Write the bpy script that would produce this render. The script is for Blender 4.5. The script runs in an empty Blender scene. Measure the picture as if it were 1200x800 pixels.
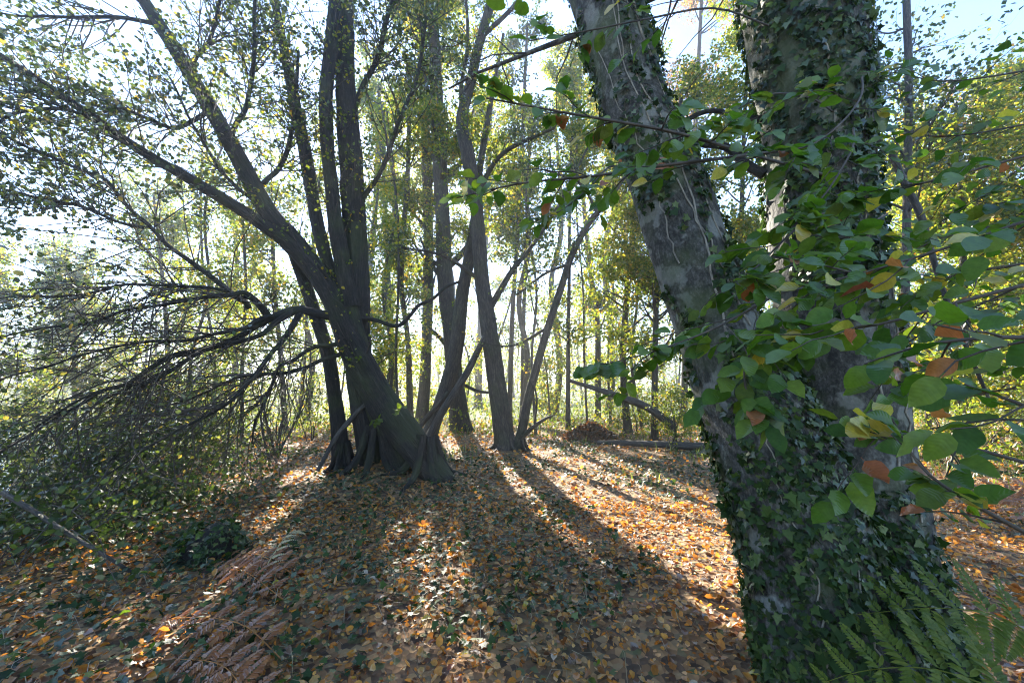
import bpy, math, random
import numpy as np
from mathutils import Vector, Matrix

# ------------------------------------------------------------------ camera, sky, sun, exposure
SC = bpy.context.scene
COL = SC.collection
FOC, SENS = 14.0, 36.0
PITCH = math.radians(6.0)
CAM = np.array([0.0, 0.0, 1.5])
cam = bpy.data.objects.new('camera', bpy.data.cameras.new('camera'))
cam.data.lens = FOC; cam.data.sensor_width = SENS; cam.data.clip_start = 0.02; cam.data.clip_end = 2000
cam.location = CAM; cam.rotation_euler = (math.pi / 2 + PITCH, 0, 0)
COL.objects.link(cam); SC.camera = cam

SUN_EL, SUN_AZ = math.radians(28.5), math.radians(-15.0)     # azimuth from +Y, negative is to the left
SUND = np.array([math.sin(SUN_AZ) * math.cos(SUN_EL), math.cos(SUN_AZ) * math.cos(SUN_EL), math.sin(SUN_EL)])
W = bpy.data.worlds.new('World'); SC.world = W; W.use_nodes = True
nt = W.node_tree; nt.nodes.clear()
sky = nt.nodes.new('ShaderNodeTexSky'); sky.sky_type = 'NISHITA'; sky.sun_disc = False
sky.sun_elevation = SUN_EL; sky.sun_rotation = SUN_AZ
sky.air_density = 0.8; sky.dust_density = 0.1; sky.ozone_density = 2.0
bg = nt.nodes.new('ShaderNodeBackground'); bg.inputs['Strength'].default_value = 0.115
wo = nt.nodes.new('ShaderNodeOutputWorld')
nt.links.new(sky.outputs[0], bg.inputs[0]); nt.links.new(bg.outputs[0], wo.inputs[0])
sun = bpy.data.objects.new('sun', bpy.data.lights.new('sun', 'SUN'))
sun.data.energy = 5.0; sun.data.angle = math.radians(0.55); sun.data.color = (1.0, 0.93, 0.80)
sun.rotation_euler = Vector(-SUND).to_track_quat('-Z', 'Y').to_euler()
sun.location = (-3, 20, 12); COL.objects.link(sun)
vs = SC.view_settings; vs.view_transform = 'Standard'; vs.look = 'None'; vs.gamma = 1.0; vs.use_curve_mapping = False
vs.exposure = 2.75
cy = SC.cycles
cy.max_bounces = 8; cy.diffuse_bounces = 3; cy.glossy_bounces = 2; cy.transmission_bounces = 6; cy.volume_bounces = 0
cy.transparent_max_bounces = 4; cy.sample_clamp_indirect = 1.0; cy.sample_clamp_direct = 0.5; cy.use_adaptive_sampling = False; cy.caustics_reflective = False; cy.caustics_refractive = False
cy.use_denoising = True; cy.filter_width = 1.1
HAZE = 0.0055

# ------------------------------------------------------------------ pixel helpers (1200x800 photograph)
F = FOC / SENS * 1200
CP, SP = math.cos(PITCH), math.sin(PITCH)
def ray(px, py):
    x = (px - 600) / F; y = (400 - py) / F
    return np.array([x, CP - y * SP, SP + y * CP])
def P(px, py, d):                      # point seen at a pixel, d metres ahead
    r = ray(px, py); return CAM + r * (d / r[1])
def G(px, py, z=0.0):                  # point of the ground seen at a pixel
    r = ray(px, py); return CAM + r * ((z - CAM[2]) / r[2])
def RW(px, py, d, w):                  # radius of a stem w pixels wide there
    r = ray(px, py); x = (px - 600) / F
    return w * (d / r[1]) / (2 * F) / math.sqrt(1 + x * x)
rng = np.random.default_rng(7)
def nrm(v): return v / np.maximum(np.linalg.norm(v, axis=-1, keepdims=True), 1e-9)
def smooth(e0, e1, x):
    t = np.clip((x - e0) / (e1 - e0), 0, 1); return t * t * (3 - 2 * t)

# value noise on numpy arrays
_NT = np.random.default_rng(3).random((64, 64))
def vnoise(x, y):
    xi = np.floor(x).astype(int); yi = np.floor(y).astype(int); fx = x - xi; fy = y - yi
    fx = fx * fx * (3 - 2 * fx); fy = fy * fy * (3 - 2 * fy)
    a = _NT[xi % 64, yi % 64]; b = _NT[(xi + 1) % 64, yi % 64]; c = _NT[xi % 64, (yi + 1) % 64]; d = _NT[(xi + 1) % 64, (yi + 1) % 64]
    return (a * (1 - fx) + b * fx) * (1 - fy) + (c * (1 - fx) + d * fx) * fy
def fbm(x, y, o=3):
    s = 0; a = 0.5; t = 0
    for _ in range(o): s = s + a * vnoise(x, y); t += a; a *= 0.5; x = x * 2.03 + 7.1; y = y * 2.03 + 3.7
    return s / t

def ground_h(x, y):
    x = np.asarray(x, float); y = np.asarray(y, float)
    h = (fbm(x * 0.55 + 11, y * 0.55 + 5) - 0.5) * 0.16 * smooth(1.0, 3.0, np.hypot(x, y))
    h = h + (fbm(x * 2.3, y * 2.3 + 40, 2) - 0.5) * 0.05
    xe = -3.3 - 0.2 * np.clip(y, -10, 12)
    h = h - 1.7 * smooth(0, 6, xe - x) * (1 - 0.75 * smooth(9, 14, y) * (1 - smooth(9, 16, -x)))
    h = h + 2.2 * smooth(36, 60, -x) + 1.0 * smooth(45, 120, y)
    bx, by = G(458, 553)[:2]
    h = h + 0.22 * np.exp(-((x - bx) ** 2 + (y - by) ** 2) / 0.9)
    bx, by = 1.85, 2.35
    h = h + 0.10 * np.exp(-((x - bx) ** 2 + (y - by) ** 2) / 0.8)
    return h

# where sun falls on the ground (gaps in the canopy), one entry: pixel and radius in metres
LIT = [(575, 555, .6), (615, 575, .5), (660, 568, .45), (690, 620, .4), (695, 660, .3), (722, 700, .28), (738, 745, .26), (760, 560, 1.0),
       (720, 540, 1.0), (800, 600, .6), (820, 640, .4), (845, 690, .25), (855, 740, .25), (880, 775, .2), (700, 770, .2), (1130, 600, .5), (1180, 650, .45),
       (1160, 570, .9), (330, 605, .35), (300, 560, .5), (355, 560, .5), (60, 690, .35), (140, 650, .3), (260, 690, .25), (335, 650, .22), (200, 780, .2),
       (60, 765, .22), (310, 540, .6), (640, 600, .3), (655, 640, .25), (560, 590, .3), (770, 640, .3)]
_LP = np.array([[*G(a, b)[:2], r] for a, b, r in LIT])
def lit(gx, gy):
    t = .16 + .45 * smooth(.50, .60, fbm(gx * 1.7 + 20, gy * 1.1 + 13, 2)) * smooth(-7, -4, gx) * (1 - smooth(6.5, 8.5, gy)) * smooth(.6, 1.4, gy)
    for lx, ly, r in _LP: t = np.maximum(t, np.exp(-((gx - lx) ** 2 + ((gy - ly) * 0.75) ** 2) / (r * r) * 0.8))
    return np.maximum(t, 0.12 * smooth(8.5, 11, gy) * (1 - smooth(34, 50, gy)))
def sun_gap(p, k=0.95):                 # which leaves stay once the gaps are opened
    s = (p[:, 2]) / SUND[2]
    gx = p[:, 0] - SUND[0] * s; gy = p[:, 1] - SUND[1] * s
    T = lit(gx, gy) * (p[:, 2] > 0.6)
    for q, R in SUNLIT:                 # crowns that stand in full sun: nothing much in front of them
        d = p - q; al = d @ SUND; pd = np.linalg.norm(d - al[:, None] * SUND, axis=1)
        T = np.maximum(T, .8 * (al > 1.8) * (pd < R))
    return rng.random(len(p)) > k * T
SUNLIT = [(P(722, 320, 12), 1.9), (P(690, 240, 15), 1.6), (P(1130, 330, 9), 1.5), (P(868, 300, 9.5), 1.0), (P(1090, 360, 10), 1.2)]

# ------------------------------------------------------------------ mesh building
class MB:
    def __init__(s): s.v = []; s.f3 = []; s.f4 = []; s.m3 = []; s.m4 = []; s.hue = []; s.bc = []; s.n = 0
    def add(s, v, f, mi=0, hue=None, bc=None):
        v = np.asarray(v, float).reshape(-1, 3); f = np.asarray(f, int)
        s.v.append(v)
        s.hue.append(np.full(len(v), .5) if hue is None else np.broadcast_to(np.asarray(hue, float), (len(v),)))
        s.bc.append(v if bc is None else bc)
        if f.shape[1] == 3: s.f3.append(f + s.n); s.m3.append(np.full(len(f), mi))
        else: s.f4.append(f + s.n); s.m4.append(np.full(len(f), mi))
        s.n += len(v)
    def mesh(s, name, mats, origin=(0, 0, 0), smooth_=True):
        me = bpy.data.meshes.new(name)
        v = (np.concatenate(s.v) - np.asarray(origin)).astype(np.float32)
        f3 = np.concatenate(s.f3) if s.f3 else np.zeros((0, 3), int)
        f4 = np.concatenate(s.f4) if s.f4 else np.zeros((0, 4), int)
        me.vertices.add(len(v)); me.vertices.foreach_set('co', v.ravel())
        lv = np.concatenate([f3.ravel(), f4.ravel()]).astype(np.int32)
        st = np.concatenate([np.arange(len(f3)) * 3, len(f3) * 3 + np.arange(len(f4)) * 4]).astype(np.int32)
        me.loops.add(len(lv)); me.loops.foreach_set('vertex_index', lv)
        me.polygons.add(len(st)); me.polygons.foreach_set('loop_start', st)
        mi = np.concatenate([*s.m3, *s.m4]).astype(np.int32); me.polygons.foreach_set('material_index', mi)
        me.polygons.foreach_set('use_smooth', np.full(len(st), smooth_))
        a = me.attributes.new('hue', 'FLOAT', 'POINT'); a.data.foreach_set('value', np.concatenate(s.hue).astype(np.float32))
        a = me.attributes.new('bc', 'FLOAT_VECTOR', 'POINT'); a.data.foreach_set('vector', np.concatenate(s.bc).astype(np.float32).ravel())
        for m in (mats if isinstance(mats, (list, tuple)) else [mats]): me.materials.append(m)
        me.update(calc_edges=True)
        return me
def link(name, me, parent=None, kind=None, label=None):
    o = bpy.data.objects.new(name, me); COL.objects.link(o)
    if parent: o.parent = parent
    if kind: o['kind'] = kind
    if label: o['label'] = label
    return o
def part(name, mb, mats, parent, kind=None, label=None):
    return link(name, mb.mesh(name, mats, parent.get('_o', (0, 0, 0)) if not parent.parent else ORG[parent.parent.name]), parent, kind, label) if False else \
        link(name, mb.mesh(name, mats, org_of(parent)), parent, kind, label)
ORG = {}
def org_of(o):
    while o.parent: o = o.parent
    return ORG[o.name]
def thing(name, label, cat, loc, group=None):
    o = bpy.data.objects.new(name, None); COL.objects.link(o); o.empty_display_size = 0.2
    o.location = tuple(loc); o['label'] = label; o['category'] = cat
    if group: o['group'] = group
    ORG[o.name] = np.asarray(loc, float); return o
def solo(name, mb, mats, label, cat, loc=(0, 0, 0), group=None):
    o = link(name, mb.mesh(name, mats, loc)); o.location = tuple(loc); o['label'] = label; o['category'] = cat
    if group: o['group'] = group
    ORG[o.name] = np.asarray(loc, float); return o

def spline(pts, n):                     # Catmull-Rom through rows of any width
    p = np.asarray(pts, float)
    if len(p) == 2: t = np.linspace(0, 1, n)[:, None]; return p[0] * (1 - t) + p[1] * t
    q = np.vstack([2 * p[0] - p[1], p, 2 * p[-1] - p[-2]])
    u = np.linspace(0, len(p) - 1 - 1e-6, n); i = u.astype(int); t = (u - i)[:, None]
    a, b, c, d = q[i], q[i + 1], q[i + 2], q[i + 3]
    return 0.5 * (2 * b + (c - a) * t + (2 * a - 5 * b + 4 * c - d) * t ** 2 + (3 * b - a - 3 * c + d) * t ** 3)

class Stem:                             # one thick tube with a lumpy surface that can be sampled
    def __init__(s, pts, sides=20, step=0.06, lump=0.06, flute=0.0, flare=None, seed=0, n=None):
        p = np.asarray(pts, float)      # rows x, y, z, radius
        L = np.linalg.norm(np.diff(p[:, :3], axis=0), axis=1).sum()
        n = n or max(6, int(L / step))
        q = spline(p, n); s.c = q[:, :3]; s.r = np.maximum(q[:, 3], 0.002)
        t = nrm(np.gradient(s.c, axis=0)); s.t = t
        ref = np.array([0.0, -1.0, 0.0]); N = np.zeros_like(t)
        for i in range(n):
            ref = ref - t[i] * ref.dot(t[i]); ref = ref / np.linalg.norm(ref); N[i] = ref
        s.N = N; s.B = np.cross(t, N)
        s.len = np.concatenate([[0], np.cumsum(np.linalg.norm(np.diff(s.c, axis=0), axis=1))])
        s.sides = sides; s.lump = lump; s.flute = flute; s.flare = flare; s.seed = seed; s.n = n
        s.rs = np.random.default_rng(seed + 100).random(12) * 6.28
    def disp(s, th, l):                 # factor on the radius
        a = s.rs
        k = 1 + s.lump * (np.sin(2 * th + a[0] + l * 1.3) * .5 + np.sin(3 * th + a[1] - l * 2.1) * .4 + np.sin(5 * th + a[2] + l * 3.3) * .25 + np.sin(l * 5.1 + a[3] + th) * .25
                          + np.sin(l * 11 + a[6] + 2 * th) * .15 + np.sin(7 * th + a[7] + np.sin(l * 4) * 1.2) * .16)
        if s.flute: k = k + s.flute * (np.abs(np.sin(3.5 * th + a[4] + l * .5)) - .5) + s.flute * .45 * (np.abs(np.sin(8 * th + a[8] + 1.1 * np.sin(l * 1.3 + a[9]) + .5 * np.sin(l * 4.7))) - .6)
        if s.flare: k = k + s.flare[0] * np.exp(-l / s.flare[1]) * (0.55 + 0.75 * np.maximum(0, np.sin(2.5 * th + a[5])) ** 1.5)
        return k
    def at(s, u, th, off=0.0):          # u in 0..1 along, arrays
        u = np.asarray(u, float) * (s.n - 1); i = np.clip(u.astype(int), 0, s.n - 2); f = (u - i)[..., None]
        m = lambda A: A[i] * (1 - f) + A[i + 1] * f
        l = s.len[i] * (1 - f[..., 0]) + s.len[i + 1] * f[..., 0]; r = s.r[i] * (1 - f[..., 0]) + s.r[i + 1] * f[..., 0]
        d = np.cos(th)[..., None] * m(s.N) + np.sin(th)[..., None] * m(s.B)
        return m(s.c) + d * (r * s.disp(th, l) + off)[..., None], nrm(d), nrm(m(s.t))
    def into(s, mb, mi=0, hue=.5, cap=True):
        th = np.linspace(0, 2 * math.pi, s.sides, endpoint=False)
        T, Lg = np.meshgrid(th, s.len); R = s.r[:, None] * s.disp(T, Lg)
        d = np.cos(T)[..., None] * s.N[:, None] + np.sin(T)[..., None] * s.B[:, None]
        v = s.c[:, None] + d * R[..., None]
        bc = np.stack([np.cos(T) * s.r[:, None], np.sin(T) * s.r[:, None], Lg + s.seed * 3.7], -1)
        i = np.arange(s.n - 1)[:, None] * s.sides; j = np.arange(s.sides)[None]; k = (j + 1) % s.sides
        f = np.stack([i + j, i + k, i + k + s.sides, i + j + s.sides], -1).reshape(-1, 4)
        mb.add(v, f, mi, hue, bc.reshape(-1, 3))
        if cap:
            o = np.array([0, 0, s.len[-1]])
            mb.add(np.vstack([v[-1], s.c[-1] + s.t[-1] * s.r[-1] * .3]), np.stack([np.arange(s.sides), (np.arange(s.sides) + 1) % s.sides, np.full(s.sides, s.sides)], -1), mi, hue)

def tubes(mb, paths, rad, sides=3, mi=0, hue=None):
    M, K, _ = paths.shape
    t = nrm(np.gradient(paths, axis=1)); a = nrm(paths[:, -1] - paths[:, 0])
    ref = np.where(np.abs(a[:, 2:3]) > .8, np.array([[1.0, 0, 0]]), np.array([[0, 0, 1.0]]))
    N = nrm(np.cross(t, ref[:, None])); B = np.cross(t, N)
    th = np.linspace(0, 2 * math.pi, sides, endpoint=False)
    d = np.cos(th)[None, None, :, None] * N[:, :, None] + np.sin(th)[None, None, :, None] * B[:, :, None]
    v = paths[:, :, None] + d * rad[:, :, None, None]
    seg = np.concatenate([np.zeros((M, 1)), np.cumsum(np.linalg.norm(np.diff(paths, axis=1), axis=2), 1)], 1)
    bc = np.concatenate([d[..., :1] * rad[:, :, None, None], d[..., 1:2] * rad[:, :, None, None], np.broadcast_to(seg[:, :, None, None], d.shape[:3] + (1,))], -1)
    b = (np.arange(M) * K * sides)[:, None, None]; i = (np.arange(K - 1) * sides)[None, :, None]; j = np.arange(sides)[None, None]; k = (j + 1) % sides
    f = np.stack(np.broadcast_arrays(b + i + j, b + i + k, b + i + k + sides, b + i + j + sides), -1).reshape(-1, 4)
    mb.add(v, f, mi, None if hue is None else np.repeat(hue, K * sides), bc.reshape(-1, 3))

def spawn(paths, rad, n, t0, t1, L, ang, K=5, trop=(0, 0, .1), wander=.15, r_k=.5, flat=.5, taper=.35, along=0.35, rmin=.0012, rmax=9.0):
    M, Kp, _ = paths.shape
    idx = np.repeat(np.arange(M), n); Q = M * n
    t = t0 + (t1 - t0) * rng.random(Q); u = t * (Kp - 1); i = np.minimum(u.astype(int), Kp - 2); f = (u - i)[:, None]
    p0 = paths[idx, i] * (1 - f) + paths[idx, i + 1] * f; r0 = rad[idx, i] * (1 - f[:, 0]) + rad[idx, i + 1] * f[:, 0]
    tg = nrm(paths[idx, i + 1] - paths[idx, i])
    rv = rng.normal(size=(Q, 3)); rv[:, 2] *= (1 - flat); pr = nrm(rv - tg * (rv * tg).sum(1, keepdims=True))
    a = np.radians(ang[0] + (ang[1] - ang[0]) * rng.random(Q))[:, None]
    d = nrm(tg * np.cos(a) + pr * np.sin(a))
    ln = (L[0] + (L[1] - L[0]) * rng.random(Q)) * (1 - along * t)
    out = np.zeros((Q, K, 3)); out[:, 0] = p0; step = (ln / (K - 1))[:, None]
    for k in range(1, K):
        d = nrm(d + rng.normal(size=(Q, 3)) * wander + np.asarray(trop)); out[:, k] = out[:, k - 1] + d * step
    rr = np.clip(r0 * r_k, rmin, rmax)[:, None] * np.linspace(1, taper, K)[None]
    return out, rr

# leaf outlines: (u along, v across, lift) and triangles
DIAM = (np.array([[0, 0, 0], [.5, -.36, .06], [1, 0, -.05], [.5, .36, .06]]), np.array([[0, 2, 1], [0, 3, 2]]))
OVAL = (np.array([[0, 0, 0], [.28, -.34, .05], [.68, -.30, .07], [1, 0, -.08], [.68, .30, .07], [.28, .34, .05], [.5, 0, -.02]]),
        np.array([[0, 6, 1], [1, 6, 2], [2, 6, 3], [3, 6, 4], [4, 6, 5], [5, 6, 0]]))
HEX = (np.array([[0, 0, 0], [.3, -.35, .06], [.72, -.27, .06], [1, 0, -.08], [.72, .27, .06], [.3, .35, .06]]), np.array([[0, 5, 1], [1, 5, 4], [1, 4, 2], [2, 4, 3]]))
CURL = (np.array([[0, 0, .05], [.25, -.33, .16], [.62, -.34, .22], [1, 0, .14], [.62, .34, .20], [.25, .33, .13], [.3, 0, 0], [.65, 0, .02]]),
        np.array([[0, 6, 1], [1, 6, 7], [1, 7, 2], [2, 7, 3], [3, 7, 4], [4, 7, 6], [4, 6, 5], [5, 6, 0]]))
IVY = (np.array([[0.05, 0, 0], [-.12, -.34, .03], [.22, -.36, .04], [.30, -.60, .0], [.52, -.26, .04], [1, 0, -.06], [.52, .26, .04], [.30, .60, 0], [.22, .36, .04], [-.12, .34, .03]]),
       np.array([[0, 2, 1], [2, 4, 3], [0, 4, 2], [0, 5, 4], [0, 6, 5], [0, 8, 6], [8, 7, 6], [0, 9, 8]]))
def leaves(mb, c, ax, nm, size, shape=DIAM, mi=0, hue=None, wid=1.0):
    S, T = shape; Q = len(c)
    if Q == 0: return
    ax = nrm(ax); nm = nrm(nm - ax * (nm * ax).sum(1, keepdims=True)); bt = np.cross(nm, ax)
    sz = np.asarray(size).reshape(-1, 1, 1) * np.ones((Q, 1, 1)); wd = np.asarray(wid).reshape(-1, 1, 1)
    v = c[:, None] + sz * (S[None, :, 0:1] * ax[:, None] + wd * S[None, :, 1:2] * bt[:, None] + S[None, :, 2:3] * nm[:, None])
    f = (np.arange(Q) * len(S))[:, None, None] + T[None]
    h = rng.random(Q) if hue is None else hue
    luv = np.broadcast_to(S[None], (Q, len(S), 3)).reshape(-1, 3)
    mb.add(v, f.reshape(-1, 3), mi, np.repeat(h, len(S)), luv)
def leaf_on(mb, paths, n, size, shape=DIAM, mi=1, t0=.15, gap=.95, spread=.0, upb=.6, hang=.25, hue=None, huef=None, keepf=None):
    M, K, _ = paths.shape; Q = M * n; idx = np.repeat(np.arange(M), n)
    t = t0 + (1 - t0) * rng.random(Q); u = t * (K - 1); i = np.minimum(u.astype(int), K - 2); f = (u - i)[:, None]
    c = paths[idx, i] * (1 - f) + paths[idx, i + 1] * f + rng.normal(size=(Q, 3)) * spread
    tg = nrm(paths[idx, i + 1] - paths[idx, i])
    ax = nrm(tg * .5 + rng.normal(size=(Q, 3)) * .7 + np.array([0, 0, -hang])); nm = rng.normal(size=(Q, 3)) * .7 + np.array([0, 0, upb])
    k = sun_gap(c, gap) if gap else np.ones(Q, bool)
    if keepf is not None: k &= keepf(c)
    h = rng.random(Q) if huef is None else huef(c)
    leaves(mb, c[k], ax[k], nm[k], (size[0] + (size[1] - size[0]) * rng.random(Q))[k], shape, mi, h[k])

# ------------------------------------------------------------------ materials
def mat(name):
    m = bpy.data.materials.new(name); m.use_nodes = True; m.node_tree.nodes.clear(); return m, m.node_tree
def node(t, typ, **kw):
    n = t.nodes.new(typ)
    for k, v in kw.items():
        if k in n.inputs: n.inputs[k].default_value = v
        else: setattr(n, k, v)
    return n
def ramp(t, stops, interp='LINEAR'):
    n = t.nodes.new('ShaderNodeValToRGB'); n.color_ramp.interpolation = interp
    e = n.color_ramp.elements
    while len(e) > 1: e.remove(e[0])
    e[0].position = stops[0][0]; e[0].color = (*stops[0][1], 1)
    for p, c in stops[1:]: x = e.new(p); x.color = (*c, 1)
    return n
def leaf_mat(name, stops, tint=(1.6, 1.7, .9), trans=.45, gloss=.06, rough=.4, by='hue', veins=False, interp='LINEAR', bump=0.0):
    m, t = mat(name); L = t.links.new
    if by == 'hue': src = node(t, 'ShaderNodeAttribute', attribute_name='hue').outputs['Fac']
    else: src = node(t, 'ShaderNodeObjectInfo').outputs['Random']
    r = ramp(t, stops, interp); L(src, r.inputs[0]); col = r.outputs[0]
    at = node(t, 'ShaderNodeAttribute', attribute_name='bc').outputs['Vector']
    nrml = None
    if veins:
        sx = node(t, 'ShaderNodeSeparateXYZ'); L(at, sx.inputs[0])
        ab = node(t, 'ShaderNodeMath', operation='ABSOLUTE'); L(sx.outputs[1], ab.inputs[0])
        m1 = node(t, 'ShaderNodeMath', operation='MULTIPLY_ADD'); L(ab.outputs[0], m1.inputs[0]); m1.inputs[1].default_value = -.55; L(sx.outputs[0], m1.inputs[2])
        m2 = node(t, 'ShaderNodeMath', operation='MULTIPLY'); L(m1.outputs[0], m2.inputs[0]); m2.inputs[1].default_value = 56
        sn = node(t, 'ShaderNodeMath', operation='SINE'); L(m2.outputs[0], sn.inputs[0])
        pw = node(t, 'ShaderNodeMapRange'); L(sn.outputs[0], pw.inputs[0]); pw.inputs[1].default_value = .55; pw.inputs[2].default_value = 1
        mid = node(t, 'ShaderNodeMapRange'); L(ab.outputs[0], mid.inputs[0]); mid.inputs[1].default_value = .035; mid.inputs[2].default_value = .008
        mx = node(t, 'ShaderNodeMath', operation='MAXIMUM'); L(pw.outputs[0], mx.inputs[0]); L(mid.outputs[0], mx.inputs[1])
        mc = node(t, 'ShaderNodeMix', data_type='RGBA', blend_type='MIX'); 
        ml = node(t, 'ShaderNodeMath', operation='MULTIPLY'); L(mx.outputs[0], ml.inputs[0]); ml.inputs[1].default_value = .13
        hs = node(t, 'ShaderNodeHueSaturation', Value=1.5, Saturation=.9); L(col, hs.inputs['Color'])
        L(ml.outputs[0], mc.inputs[0]); L(col, mc.inputs[6]); L(hs.outputs[0], mc.inputs[7]); col = mc.outputs[2]
        bp = node(t, 'ShaderNodeBump', Strength=.12, Distance=.001); L(sn.outputs[0], bp.inputs['Height']); nrml = bp.outputs[0]
    # blotches
    ns = node(t, 'ShaderNodeTexNoise', Scale=5.0, Detail=2.0); L(at, ns.inputs['Vector'])
    mr = node(t, 'ShaderNodeMapRange'); L(ns.outputs['Fac'], mr.inputs[0]); mr.inputs[3].default_value = .65; mr.inputs[4].default_value = 1.35
    vm = node(t, 'ShaderNodeVectorMath', operation='SCALE'); L(col, vm.inputs[0]); L(mr.outputs[0], vm.inputs['Scale']); col = vm.outputs[0]
    df = node(t, 'ShaderNodeBsdfDiffuse'); L(col, df.inputs[0])
    tm = node(t, 'ShaderNodeVectorMath', operation='MULTIPLY'); L(col, tm.inputs[0]); tm.inputs[1].default_value = tint
    tr = node(t, 'ShaderNodeBsdfTranslucent'); L(tm.outputs[0], tr.inputs[0])
    mxs = node(t, 'ShaderNodeMixShader', Fac=trans); L(df.outputs[0], mxs.inputs[1]); L(tr.outputs[0], mxs.inputs[2])
    gl = node(t, 'ShaderNodeBsdfGlossy', Roughness=rough)
    lw = node(t, 'ShaderNodeLayerWeight', Blend=.25)
    fm = node(t, 'ShaderNodeMath', operation='MULTIPLY_ADD'); L(lw.outputs['Fresnel'], fm.inputs[0]); fm.inputs[1].default_value = gloss * 3; fm.inputs[2].default_value = gloss * .4
    m3 = node(t, 'ShaderNodeMixShader'); L(fm.outputs[0], m3.inputs[0]); L(mxs.outputs[0], m3.inputs[1]); L(gl.outputs[0], m3.inputs[2])
    if nrml:
        for s in (df, tr, gl, lw): L(nrml, s.inputs['Normal'])
    o = node(t, 'ShaderNodeOutputMaterial'); L(m3.outputs[0], o.inputs[0]); return m
def bark_mat(name, c1, c2, c3, stretch=(28, 28, 5), bump=.9, dist=.02, moss=0.0, lichen=0.0, rough=.85):
    m, t = mat(name); L = t.links.new
    at = node(t, 'ShaderNodeAttribute', attribute_name='bc').outputs['Vector']
    mp = node(t, 'ShaderNodeMapping'); mp.inputs['Scale'].default_value = stretch; L(at, mp.inputs[0])
    n1 = node(t, 'ShaderNodeTexNoise', Scale=1.0, Detail=6.0, Roughness=.65); L(mp.outputs[0], n1.inputs['Vector'])
    vo = node(t, 'ShaderNodeTexVoronoi', Scale=.8, feature='DISTANCE_TO_EDGE'); L(mp.outputs[0], vo.inputs['Vector'])
    n2 = node(t, 'ShaderNodeTexNoise', Scale=6.0, Detail=4.0); L(at, n2.inputs['Vector'])
    mp2 = node(t, 'ShaderNodeMapping'); mp2.inputs['Scale'].default_value = tuple(x * 3.1 for x in stretch); L(at, mp2.inputs[0])
    nf = node(t, 'ShaderNodeTexNoise', Scale=1.0, Detail=5.0, Roughness=.7); L(mp2.outputs[0], nf.inputs['Vector'])
    av = node(t, 'ShaderNodeMath', operation='MULTIPLY_ADD'); L(nf.outputs['Fac'], av.inputs[0]); av.inputs[1].default_value = .7
    ah = node(t, 'ShaderNodeMath', operation='MULTIPLY_ADD'); L(n1.outputs['Fac'], ah.inputs[0]); ah.inputs[1].default_value = .8; ah.inputs[2].default_value = -.25; L(ah.outputs[0], av.inputs[2])
    r1 = ramp(t, [(.38, c1), (.54, c2), (.70, c3)]); L(av.outputs[0], r1.inputs[0]); col = r1.outputs[0]
    if lichen:
        rl = ramp(t, [(.55, (0, 0, 0)), (.60, (1, 1, 1))]); L(n2.outputs['Fac'], rl.inputs[0])
        ml = node(t, 'ShaderNodeMath', operation='MULTIPLY'); L(rl.outputs[0], ml.inputs[0]); ml.inputs[1].default_value = lichen
        mc = node(t, 'ShaderNodeMix', data_type='RGBA'); L(ml.outputs[0], mc.inputs[0]); L(col, mc.inputs[6]); mc.inputs[7].default_value = (.42, .43, .38, 1); col = mc.outputs[2]
    if moss:
        n3 = node(t, 'ShaderNodeTexNoise', Scale=2.2, Detail=5.0); L(at, n3.inputs['Vector'])
        rl = ramp(t, [(.48, (0, 0, 0)), (.62, (1, 1, 1))]); L(n3.outputs['Fac'], rl.inputs[0])
        ml = node(t, 'ShaderNodeMath', operation='MULTIPLY'); L(rl.outputs[0], ml.inputs[0]); ml.inputs[1].default_value = moss
        mc = node(t, 'ShaderNodeMix', data_type='RGBA'); L(ml.outputs[0], mc.inputs[0]); L(col, mc.inputs[6]); mc.inputs[7].default_value = (.06, .08, .02, 1); col = mc.outputs[2]
    b = node(t, 'ShaderNodeBsdfPrincipled', Roughness=rough); L(col, b.inputs['Base Color'])
    sm = node(t, 'ShaderNodeMath', operation='MULTIPLY_ADD'); L(vo.outputs[0], sm.inputs[0]); sm.inputs[1].default_value = .8; L(av.outputs[0], sm.inputs[2])
    bp = node(t, 'ShaderNodeBump', Strength=bump, Distance=dist); L(sm.outputs[0], bp.inputs['Height']); L(bp.outputs[0], b.inputs['Normal'])
    o = node(t, 'ShaderNodeOutputMaterial'); L(b.outputs[0], o.inputs[0]); return m

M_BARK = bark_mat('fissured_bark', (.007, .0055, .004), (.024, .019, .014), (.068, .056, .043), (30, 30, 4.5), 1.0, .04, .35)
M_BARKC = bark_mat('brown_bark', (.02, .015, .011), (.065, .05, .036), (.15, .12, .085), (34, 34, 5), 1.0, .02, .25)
M_BEECH = bark_mat('grey_beech_bark', (.016, .015, .011), (.062, .058, .049), (.15, .145, .125), (22, 22, 14), 1.0, .012, .6, .3)
M_TWIG = bark_mat('twig_bark', (.035, .028, .022), (.07, .055, .042), (.12, .10, .075), (20, 20, 6), .3, .004)
M_DEAD = bark_mat('dead_wood', (.02, .017, .013), (.06, .05, .04), (.13, .112, .092), (30, 30, 4), .8, .01)
M_VINE = bark_mat('vine_bark', (.13, .11, .085), (.26, .23, .18), (.38, .34, .28), (40, 40, 8), .6, .006)
M_LEAFA = leaf_mat('alder_leaf', [(0, (.030, .048, .016)), (.5, (.055, .08, .022)), (.85, (.09, .11, .028)), (.93, (.22, .20, .04)), (1, (.30, .20, .05))], (1.9, 1.9, 1.0), .45, .07)
M_LEAFB = leaf_mat('golden_green_leaf', [(0, (.055, .095, .012)), (.45, (.115, .165, .018)), (.78, (.22, .235, .022)), (.94, (.36, .28, .03)), (1, (.30, .15, .03))], (2.0, 1.85, 1.1), .55, .03)
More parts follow.
